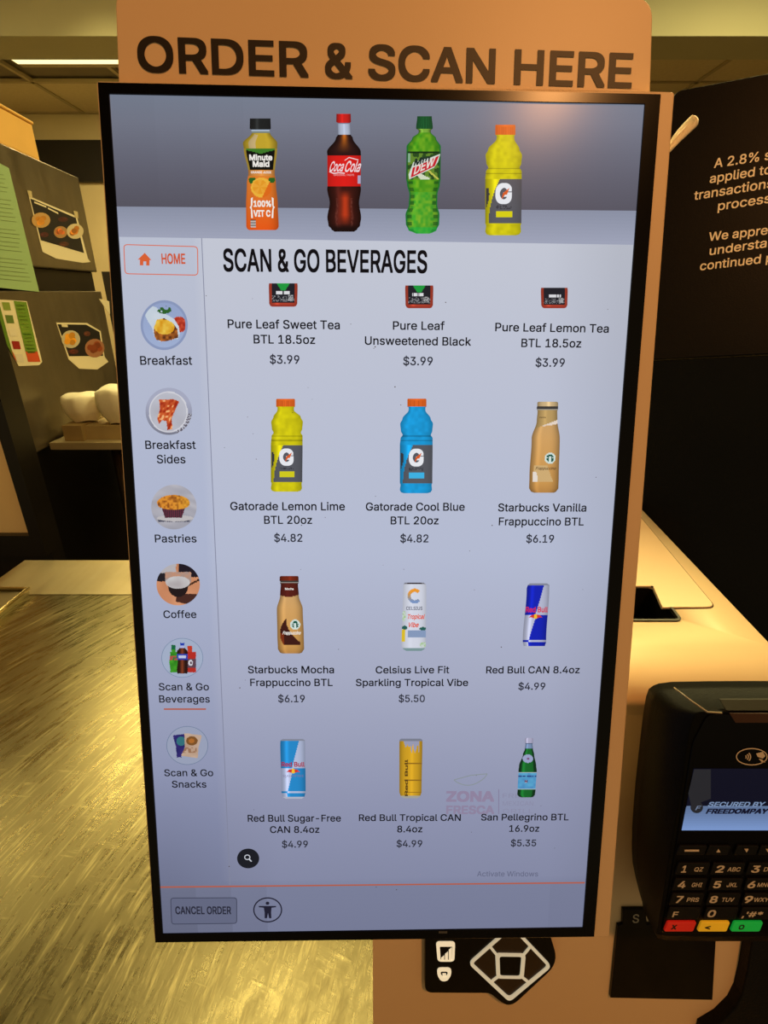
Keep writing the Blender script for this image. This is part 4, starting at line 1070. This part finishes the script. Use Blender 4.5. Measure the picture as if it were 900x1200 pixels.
def c_bev(x, y):
    r = math.hypot(x, y)
    if r > .965: return (112, 132, 160)
    bg = (160, 172, 196)
    if -.62 < x < -.2 and -.42 < y < .74:
        w = .2 if y > -.3 else .12
        if abs(x+.42) < w*(.9+.1*math.sin(y*8)): 
            if -.1 < y < .12: return (170, 80, 70) if noise2(x*12, y*12) > .4 else (60, 110, 60)
            return lerp((40, 120, 30), (70, 160, 40), noise2(x*6, y*6))
    if -.62 < x < -.25 and -.66 < y <= -.42 and abs(x+.42) < .1: return (20, 100, 60)
    if abs(x+.0) < .26 and -.5 < y < .8:
        if abs(x) > .12+(y+.5)*.9: return bg
        if -.2 < y < .1: return (44, 64, 170) if abs(y+.05) > .07 or abs(x) > .18 else (190, 196, 220)
        return lerp((40, 20, 18), (130, 60, 34), clamp(1-abs(x)*7))
    if abs(x) < .1 and -.76 < y <= -.5: return (34, 60, 170) if y < -.62 else (170, 176, 220)
    if .26 <= x < .66 and -.3 < y < .74:
        if y > .05 and y < .5: return (206, 206, 214) if math.hypot((x-.4)/.11, (y-.25)/.15) < 1 and math.hypot((x-.42)/.05, (y-.25)/.07) > 1 else (92, 66, 80)
        return (176, 44, 36)
    if .24 < x < .48 and -.6 < y <= -.3: return (190, 58, 40)
    return bg
disc('round picture of three soft drink bottles', 213.6, 770.9, 24.4, 23.1, c_bev)
def c_snk(x, y):
    r = math.hypot(x, y)
    if r > .965: return (100, 118, 146)
    if inpoly(x, y, [(-.14, -.64), (.7, -.52), (.54, .1), (.5, .66), (-.3, .54), (-.12, .1)]):
        if math.hypot((x-.22)/.28, (y+.24)/.24) < 1: return (122, 80, 40) if math.hypot((x-.2)/.14, (y+.24)/.12) > 1 else (170, 104, 44)
        if .1 < y < .38 and x < .45 and noise2(x*9, y*9) > .45: return (150, 110, 84)
        return lerp((176, 146, 124), (196, 170, 150), noise2(x*3, y*3))
    if inpoly(x, y, [(-.7, -.52), (-.14, -.6), (-.1, 0), (-.3, .62), (-.5, .62), (-.56, 0)]):
        if math.hypot((x+.3)/.22, (y+.22)/.24) < 1: return (50, 110, 120)
        return lerp((34, 34, 96), (60, 44, 120), noise2(x*4, y*4))
    return (150, 158, 182)
disc('round picture of two crisp packets', 219.5, 873.6, 24.4, 22.6, c_snk)
# specks of dust on the glass
m = MB()
for k in range(46):
    v_ = random.uniform(.2, .97); u_ = random.uniform(.15, .97); x, y = qx(u_, v_)
    r_ = random.choice([.5, .6, .7, 1.0]); q = random.random()*3
    m.prism(SCR, [(SCR.hit(x, y)[0]+r_*.00034*math.cos(a+q)*random.uniform(.6, 1.6), SCR.hit(x, y)[1]+r_*.00034*math.sin(a+q)) for a in (0, 1.3, 2.5, 3.8, 5)], -.00015, -.0001)
m.build('dust_specks', mat('grey_dust', (96, 98, 110), .9, noise=(30, .1)), screen, 'scattered dust specks on the glass', kind='stuff')

# ------------------------------------------------------------------ scanner module in the body front
FP = SCR; S0 = HB+.0005; S1 = HB+.006
sc_out = rounded(hits(SCR, [(498, 1092), (640, 1080), (655, 1129), (597, 1183), (574, 1164.5), (498, 1164)], S1), [.002, .006, .012, .010, .003, .006], 6)
m = MB(); m.prism(SCR, sc_out, S0, S1, bev=.0008); scan = m.build('scanner_module', mBlkG, kio, 'black barcode scanner window module under the screen')
S2 = S1+.0012
mLit = mat('lit_frame', (190, 182, 150), .35, noise=(40, .12), emit=((225, 220, 190), .45))
dia = [(600, 1084), (646.5, 1133), (597, 1174.5), (549, 1129.5)]
d_o = rounded(hits(SCR, dia, S2), .004, 4); d_i = rounded(hits(SCR, [(600, 1088.5), (642, 1132.6), (597, 1169.6), (553.6, 1129.4)], S2), .003, 4)
m = MB(); m.ring(SCR, d_o, d_i, S1-.0005, S2)
m.build('diamond_frame', mLit, scan, 'glowing pale diamond frame')
m = MB(); m.prism(SCR, inset(d_i, .00005), S1-.0004, S1+.0002); m.build('diamond_window', mat('scanner_brown', (44, 32, 22), .3, noise=(20, .2)), scan, 'dark brown scanner facets')
sq_o = rounded(hits(SCR, [(580.6, 1118), (616.2, 1118.6), (613.6, 1147.4), (582, 1146.8)], S2), .003, 4); sq_i = rounded(hits(SCR, [(585.4, 1121), (611.4, 1121.4), (609.4, 1144.8), (586.2, 1144.4)], S2), .002, 4)
m = MB(); m.ring(SCR, sq_o, sq_i, S1-.0003, S2); m.build('square_frame', mLit, scan, 'glowing pale square frame')
m = MB(); m.prism(SCR, inset(sq_i, .00005), S1-.0003, S1+.0004); m.build('scanner_eye', mBlkG, scan, 'black centre window')
def bar3(p, q, w):
    a_ = V(p); b_ = V(q); d_ = (b_-a_).normalized(); nn = V((-d_.y, d_.x))*w/2
    m = MB(); m.prism(SCR, hits(SCR, [a_-nn, b_-nn, b_+nn, a_+nn], S2), S1-.0003, S2-.0001); m.build('strut', mLit, scan)
bar3((582, 1119.5), (574, 1109.5), 2.6); bar3((614, 1119.5), (623, 1108.5), 2.6); bar3((583.5, 1145.5), (574.5, 1152.5), 2.6); bar3((612, 1145.8), (620.5, 1152.8), 2.6)
mIcon = mat('lit_icon', (230, 222, 190), .4, noise=(40, .06), emit=((240, 232, 200), .6))
m = MB(); m.ring(SCR, rounded(hits(SCR, [(511, 1104.6), (533.6, 1104.6), (532.6, 1128), (513, 1128)], S2), .003, 4), rounded(hits(SCR, [(515.5, 1110.4), (530.4, 1110.4), (530, 1126.6), (516.6, 1126.6)], S2), .0006, 4), S1-.0002, S1+.0006); m.build('scan_icon', mIcon, scan, 'glowing square icon of stepped bars')
for a_, b_, t_ in ((517, 520.5, 1123), (521.5, 525, 1118.5), (526, 529.6, 1113.5)):
    m = MB(); m.prism(SCR, hits(SCR, [(a_, t_), (b_, t_-3), (b_, 1126.4), (a_, 1126.4)], S1+.0004), S1-.0002, S1+.0005); m.build('icon_bar', mIcon, scan)
m = MB(); m.ring(SCR, rounded(hits(SCR, [(512.5, 1135.4), (529, 1135.4), (529, 1144), (524, 1151), (517, 1151), (512.5, 1144)], S2), .003, 4), rounded(hits(SCR, [(516.5, 1139.6), (524.6, 1139.6), (525, 1143), (522.4, 1146.4), (519, 1146.4), (516.5, 1143)], S2), .002, 4), S1-.0002, S1+.0006); m.build('scan_icon', mIcon, scan, 'glowing round icon')
m = MB(); m.prism(SCR, hits(SCR, [(518.6, 1141), (522.8, 1141), (522.8, 1144.4), (518.6, 1144.4)], S1+.0004), S1-.0002, S1+.0005); m.build('icon_bar', mIcon, scan)
# black plate with a tab left of the payment terminal
PH = HB+.003
pl_o = hits(SCR, [(724, 1085), (729.5, 1084), (730, 1066), (757, 1066), (758, 1084), (840, 1084), (835, 1172), (715.5, 1169.5)], PH)
m = MB(); m.prism(SCR, pl_o, HB+.0003, PH, bev=.0003); bp = m.build('black_plate', mat('smoky_plate', (18, 14, 11), .2, spec=.15, noise=(60, .25)), kio, 'glossy black plate with a tab marked S')
m = MB(); text(m, SCR, 'S', 741, 748.5, 1081.5, 10, PH+.0002, None, .01, thick=.0002); m.build('plate_letter', mat('grey_print', (150, 140, 130), .6, noise=(20, .05)), bp)

# curved black bracket at the right
m = MB(); BR = hits(SCR, [(884, 1090), (1010, 1090), (1010, 1225), (824, 1225), (826, 1210), (846, 1198), (862, 1182), (870, 1166), (876, 1140)], HB+.010)
m.prism(SCR, BR, HB+.0005, HB+.010, bev=.001)
m.build('terminal_bracket', mBlkM, kio, 'black curved bracket below the payment terminal')

# ================================================================== PAYMENT TERMINAL
ZT = .300
TPn = Plane(ray(850, 950)*ZT, (1, -.0, .0), (0, .964, .266))
to = TPn.px(850, 1095); 
pt = thing('payment_terminal', to, 'black card payment terminal with keypad mounted at the right of the kiosk', 'card terminal')
mT = mat('terminal_black', (8, 8, 8), .5, spec=.08, bump=.12, bscale=900, noise=(20, .15))
mT2 = mat('terminal_black_face', (6, 5, 7), .3, spec=.1, noise=(20, .1))
bk = [(764, 812), (791, 803.5), (940, 803), (968, 815), (975, 900), (975, 1010), (970, 1066), (955, 1077), (770, 1077), (756, 1064), (744.5, 1017), (744, 977), (748, 923), (757, 845)]
fr = [(815, 838), (829, 834), (930, 834), (943, 842), (952, 900), (953, 1010), (954, 1082), (945, 1096.5), (779, 1096.5), (771, 1084), (780, 1035), (788, 985), (799, 925), (808, 862)]
def smoothloop(P):
    out = []; n = len(P)
    for i in range(n):
        p0, p1, p2, p3 = (V(P[(i+k) % n]) for k in (-1, 0, 1, 2))
        for j in range(3):
            t = j/3; lin_ = p1.lerp(p2, t); cr = .5*((2*p1)+(p2-p0)*t+(2*p0-5*p1+4*p2-p3)*t*t+(3*p1-p0-3*p2+p3)*t**3)
            out.append(tuple(lin_.lerp(cr, .6)))
    return out
DB = -.030
Bk = smoothloop(hits(TPn, bk, DB)); Fr = smoothloop(hits(TPn, fr, 0))
m = MB(); rg = []
for f_, h_ in ((0, DB-.004), (0, DB+.004), (.12, -.018), (.34, -.0095), (.93, -.0008), (1, 0)):
    L_ = [tuple(V(a_).lerp(V(b_), f_)) for a_, b_ in zip(Bk, Fr)]
    rg.append([TPn.at(p[0], p[1], h_) for p in L_])
n = len(Bk); vs = [p for r_ in rg for p in r_]
m.idx(vs, [(k*n+i, k*n+(i+1) % n, (k+1)*n+(i+1) % n, (k+1)*n+i) for k in range(len(rg)-1) for i in range(n)], None, True)
m.idx(rg[0], [tuple(range(n))]); m.idx(rg[-1], [tuple(range(n))])
m.build('housing', mT, pt, 'black plastic housing with sloping rim')
face = rounded(hits(TPn, [(829, 837), (905, 837), (936, 839), (946, 890), (948, 1094), (775, 1094), (785, 1035), (812, 870)], .0006), .004, 4)
m = MB(); m.prism(TPn, face, -.0005, .0008, bev=.0003); m.build('face_plate', mT2, pt, 'darker glossy face plate')
m = MB(); Q = [TPn.px(844, 820, -.0052), TPn.px(925, 820, -.0052), TPn.px(932, 832.5, .0002), TPn.px(851, 832.5, .0002)]; dn = wdir(TPn.n)*.0012
m.hexa([q-dn for q in Q]+Q); m.build('grey_label', mat('grey_label', (34, 32, 27), .5, spec=.1, noise=(20, .1)), pt, 'dark grey label strip on the sloping top')
m = MB(); m.prism(TPn, hits(TPn, [(855, 836), (930, 836), (930, 847), (862, 847)], .0012), .0007, .0012); lb = m.build('name_plate', mat('brown_label', (66, 48, 40), .45, spec=.1, noise=(20, .1)), pt, 'brownish maker plate')
m = MB()
pts = [TPn.px(x, y, h_) for x, y, h_ in ((790, 806, -.018), (795, 810, -.0105), (811, 822, -.0045), (829, 834.5, .0004), (846, 835.5, .0008))]
m.tube(pts, .0005, 6); m.build('painted_edge_highlight', mat('edge_highlight', (130, 118, 100), .35, noise=(20, .1)), pt, 'pale strip painted as the edge highlight')  # pale tube stands for the highlight along the rim's crease
# contactless symbol
mPr = mat('key_print', (206, 190, 172), .6, noise=(20, .05))
m = MB()
def ringT(cx, cy, rx, ry, w, h, a0=0, a1=2*math.pi, n=28):
    for i in range(n):
        t0, t1 = a0+(a1-a0)*i/n, a0+(a1-a0)*(i+1)/n
        q = [(cx+(rx+s*w/2)*math.cos(t), cy+(ry+s*w/2)*math.sin(t)) for t, s in ((t0, 1), (t1, 1), (t1, -1), (t0, -1))]
        m.face([TPn.px(x, y, h) for x, y in q])
ringT(881, 886.8, 18, 9.6, 1.2, .0012)
for k, r_ in enumerate((3, 5.6, 8.2)): ringT(871.5, 887, r_, r_*.8, 1.3, .0012, -.75, .75, 8)
m.face([TPn.px(x, y, .0012) for x, y in ((886, 883), (894, 881), (897, 886), (894, 889), (888, 887))])
m.face([TPn.px(x, y, .0012) for x, y in ((889, 889), (893, 890), (897, 893.5), (893, 893.5))])
m.build('contactless_symbol', mPr, pt, 'oval tap-to-pay symbol')
# terminal display
TS = .0010
scp = hits(TPn, [(813, 901), (946, 901), (946, 973.5), (799, 973.5)], TS)
def tpoly(pts, h, c, mb): mb.face([TPn.px(x, y, h) for x, y in pts], c)
m = MB(); m.prism(TPn, scp, .0006, TS, (12, 14, 30)); ts = m.build('display', GLOW, pt, 'small terminal display')
m = MB(); tpoly([(804.6, 944.5), (945, 944.5), (945, 973), (799.4, 973)], .0011, (96, 116, 150), m)
for k in range(10):
    y = 946+k*2.7; c = lerp((92, 112, 148), (120, 148, 200), k/9); xl_ = 804.2-(y-944.5)*.19
    tpoly([(xl_, y), (945, y), (945, y+2.75), (xl_-.5, y+2.75)], .00112, c, m)
m.build('display_band', GLOW, ts, 'pale blue lower band of the display', fix=False)
m = MB(); tpoly([(813.5, 901.5), (833, 901.5), (833, 936), (810, 944.5), (806.5, 930)], .0012, (38, 38, 42), m); tpoly(ell(816.5, 946, 7.4, 7, 24), .00122, (38, 38, 42), m); m.build('display_shape', GLOW, ts, 'dark grey shape on the display', fix=False)
m = MB(); text(m, TPn, 'SECURED BY', 829, 894.7, 945.2, 5.4, .00135, (120, 142, 176), .02, shear=.25); text(m, TPn, 'FREEDOMPAY', 826.7, 898.5, 953.6, 6, .00135, (16, 18, 40), .04, shear=.25); text(m, TPn, 'F', 814.6, 819.6, 949.4, 5, .0014, (110, 124, 150), .01, shear=.25)
m.build('display_text', GLOW, ts, 'lettering on the display', fix=False)
# keys
mKey = mat('key_rubber', (8, 6, 8), .5, spec=.2, noise=(20, .1))
def key(cx, cy, w, hgt, legends, name='key', mk=None, label=None, slant=2.2, pm=None, hh=.0022):
    P = [(cx-w/2+slant, cy-hgt/2), (cx+w/2+slant, cy-hgt/2), (cx+w/2-slant, cy+hgt/2), (cx-w/2-slant, cy+hgt/2)]
    m = MB(); m.prism(TPn, rounded(hits(TPn, P, hh), .0012, 3), .0006, hh, bev=.0005); k_ = m.build(name, mk or mKey, pt, label)
    if legends:
        m = MB()
        for (t, x0, x1, yb, ch, b) in legends: text(m, TPn, t, x0, x1, yb, ch, hh+.00012, None, b, shear=.1)
        m.build('legend', pm or mPr, k_)
    return k_
key(811, 997, 33, 11, []); 
m = MB(); m.prism(TPn, hits(TPn, [(802.4, 996), (819.4, 996), (819.2, 998), (802.2, 998)], .0024), .0021, .0024); m.build('key_mark', mPr, pt)
for cx, d_ in ((842, -1), (875, 1), (900, 1)):
    key(cx, 997, 26 if cx < 880 else 20, 11, [])
    m = MB(); m.prism(TPn, hits(TPn, [(cx-2.4, 997-1.9*d_), (cx+2.4, 997-1.9*d_), (cx, 997+2*d_)], .0024), .0021, .0024); m.build('key_mark', mPr, pt)
R4 = [(1018.6, [('1', 'QZ', 797.8, 803.6, 813, 823), ('2', 'ABC', 838, 847.2, 852, 866.8), ('3', 'DEF', 879.6, 889, 894.5, 909)], 812, 853, 895),
      (1036.8, [('4', 'GHI', 793.4, 802.4, 810, 822), ('5', 'JKL', 835, 843.6, 851, 863.5), ('6', 'MNO', 875, 884, 887, 903)], 808.5, 850.5, 892.5),
      (1054.2, [('7', 'PRS', 791, 799, 804.4, 818.2), ('8', 'TUV', 830.6, 839.6, 845, 859.2), ('9', 'WXY', 871, 880.6, 882.6, 900)], 805, 848, 890),
      (1070.8, [('F', '', 787.4, 793.6, 0, 0), ('0', '', 828, 837.4, 0, 0), (",'#*", '', 869, 892.6, 0, 0)], 801.5, 845, 887)]
for yc_, items, *cs in R4:
    for (d_, l_, a_, b_, c_, e_), cx in zip(items, cs):
        lg = [(d_, a_, b_, yc_+4, 8.2 if d_ not in ('F',) and len(d_) == 1 else 6.4, .02)]
        if l_: lg.append((l_, c_, e_, yc_+2.6, 4.8, .01))
        key(cx, yc_, 38, 13.6, lg)
mDk = mat('dark_key_mark', (30, 20, 12), .6, noise=(20, .1))
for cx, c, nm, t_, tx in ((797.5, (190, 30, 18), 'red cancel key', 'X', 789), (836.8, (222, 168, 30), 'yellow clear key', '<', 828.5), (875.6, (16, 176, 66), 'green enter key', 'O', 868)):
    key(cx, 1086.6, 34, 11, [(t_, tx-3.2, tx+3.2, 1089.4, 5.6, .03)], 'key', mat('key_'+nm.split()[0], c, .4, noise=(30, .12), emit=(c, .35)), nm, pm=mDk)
# mount between terminal and body
m = MB(); m.prism(TPn, hits(TPn, [(800, 850), (930, 850), (940, 1060), (800, 1060)], -.034), -.046, -.0345); m.build('mount', mBlkM, pt)

# ================================================================== SURCHARGE SIGN
GP = Plane(ray(791, 118)*.62, (2.25, .168, -1), (-.00827, .98899, .14773))
p00 = GP.hit(789.5, 107); p10 = GP.hit(900, 86); seam = GP.hit(757, 422)[1]
sgn_o = [p00, (p00[0]+.42, p00[1]-.000), (p00[0]+.42, seam), (p00[0]-.0, seam)]
bt = GP.at(p00[0]+.2, 1.08)
sg = thing('surcharge_sign', V((bt.x, bt.y, 0)), 'tall black sign board with surcharge notice right of the kiosk', 'sign')
mSgn = mat('black_sign_board', (9, 8, 9), .4, spec=.12, bump=.08, bscale=700, noise=(8, .15))
slope = (p10[1]-p00[1])/(p10[0]-p00[0])
top_o = [p00, (p00[0]+.42, p00[1]+.42*slope), (p00[0]+.42, seam-.0006), (p00[0], seam-.0006)]
m = MB(); m.prism(GP, rounded(top_o, [.01, .01, 0, 0], 5), -.012, 0, bev=.001); sp = m.build('upper_board', mSgn, sg, 'upper black board with pale lettering')
bl_ = (W(GP.o).z-.004)/abs(wdir(GP.b).z)
m = MB(); m.prism(GP, [(p00[0], seam+.0006), (p00[0]+.42, seam+.0006), (p00[0]+.42, bl_), (p00[0], bl_)], -.014, -.002, bev=.001)
m.build('lower_board', mat('black_gloss_board', (10, 10, 10), .2, spec=.12, noise=(5, .3)), sg, 'glossier lower black board')
m = MB(); pm = mat('pale_sign_lettering', (250, 235, 215), .6, noise=(30, .05))
for t, pre, x0, x1, y0, y1, ch in (('A 2.8% surcharge', 'A 2.8%', 836.5, 889.3, 197, 189, 11), ('applied to', 'applied', 831.5, 884, 214.8, 206.6, 10.6), ('transactions', 'transactions', 813, 906, 234.6, 219.6, 10.6), ('processing', 'process', 841, 903, 246.8, 237.4, 10.6), ('We appreciate', 'We', 830.4, 853, 282.6, 280, 10.2), ('understanding', 'understa', 831.2, 898, 299.2, 289.8, 10.2), ('continued patronage', 'continued', 820, 891, 317, 308.6, 10.2)):
    text(m, GP, t, x0, x1, y0, ch, .0004, None, .010, yr=y1, prefix=pre, thick=.0003)
m.build('sign_lettering', pm, sp, 'pale lettering of the surcharge notice')

# twisted white paper strip sticking out beside the screen
zt = SCR.px(787, 172, -.006); zr = .275
def wp(x, y, z): return W(ray(x, y)*z)
m = MB(); m.tube([wp(781, 178, .277), wp(787, 171, .278), wp(794, 162, .280), wp(802, 153, .281), wp(809, 146, .281), wp(814, 140.5, .280), wp(817, 138, .279)], [.0016, .0020, .0034, .0044, .0052, .0054, .0022], 12, flat=.55)
tw = m.build('paper_twist', mat('twisted_paper', (228, 214, 186), .75, bump=.5, bscale=220, noise=(60, .08)), None, 'small twisted strip of white paper stuck out beside top right of screen', cat='paper')
m = MB()
for d_ in (-1.5, 1.8): m.tube([wp(783+d_, 176+d_, .2765), wp(796+d_, 161+d_, .278), wp(811+d_*.8, 144+d_, .2785)], [.0004, .0007, .0005], 6)
m.build('paper_fold', MATS['twisted_paper'], tw)
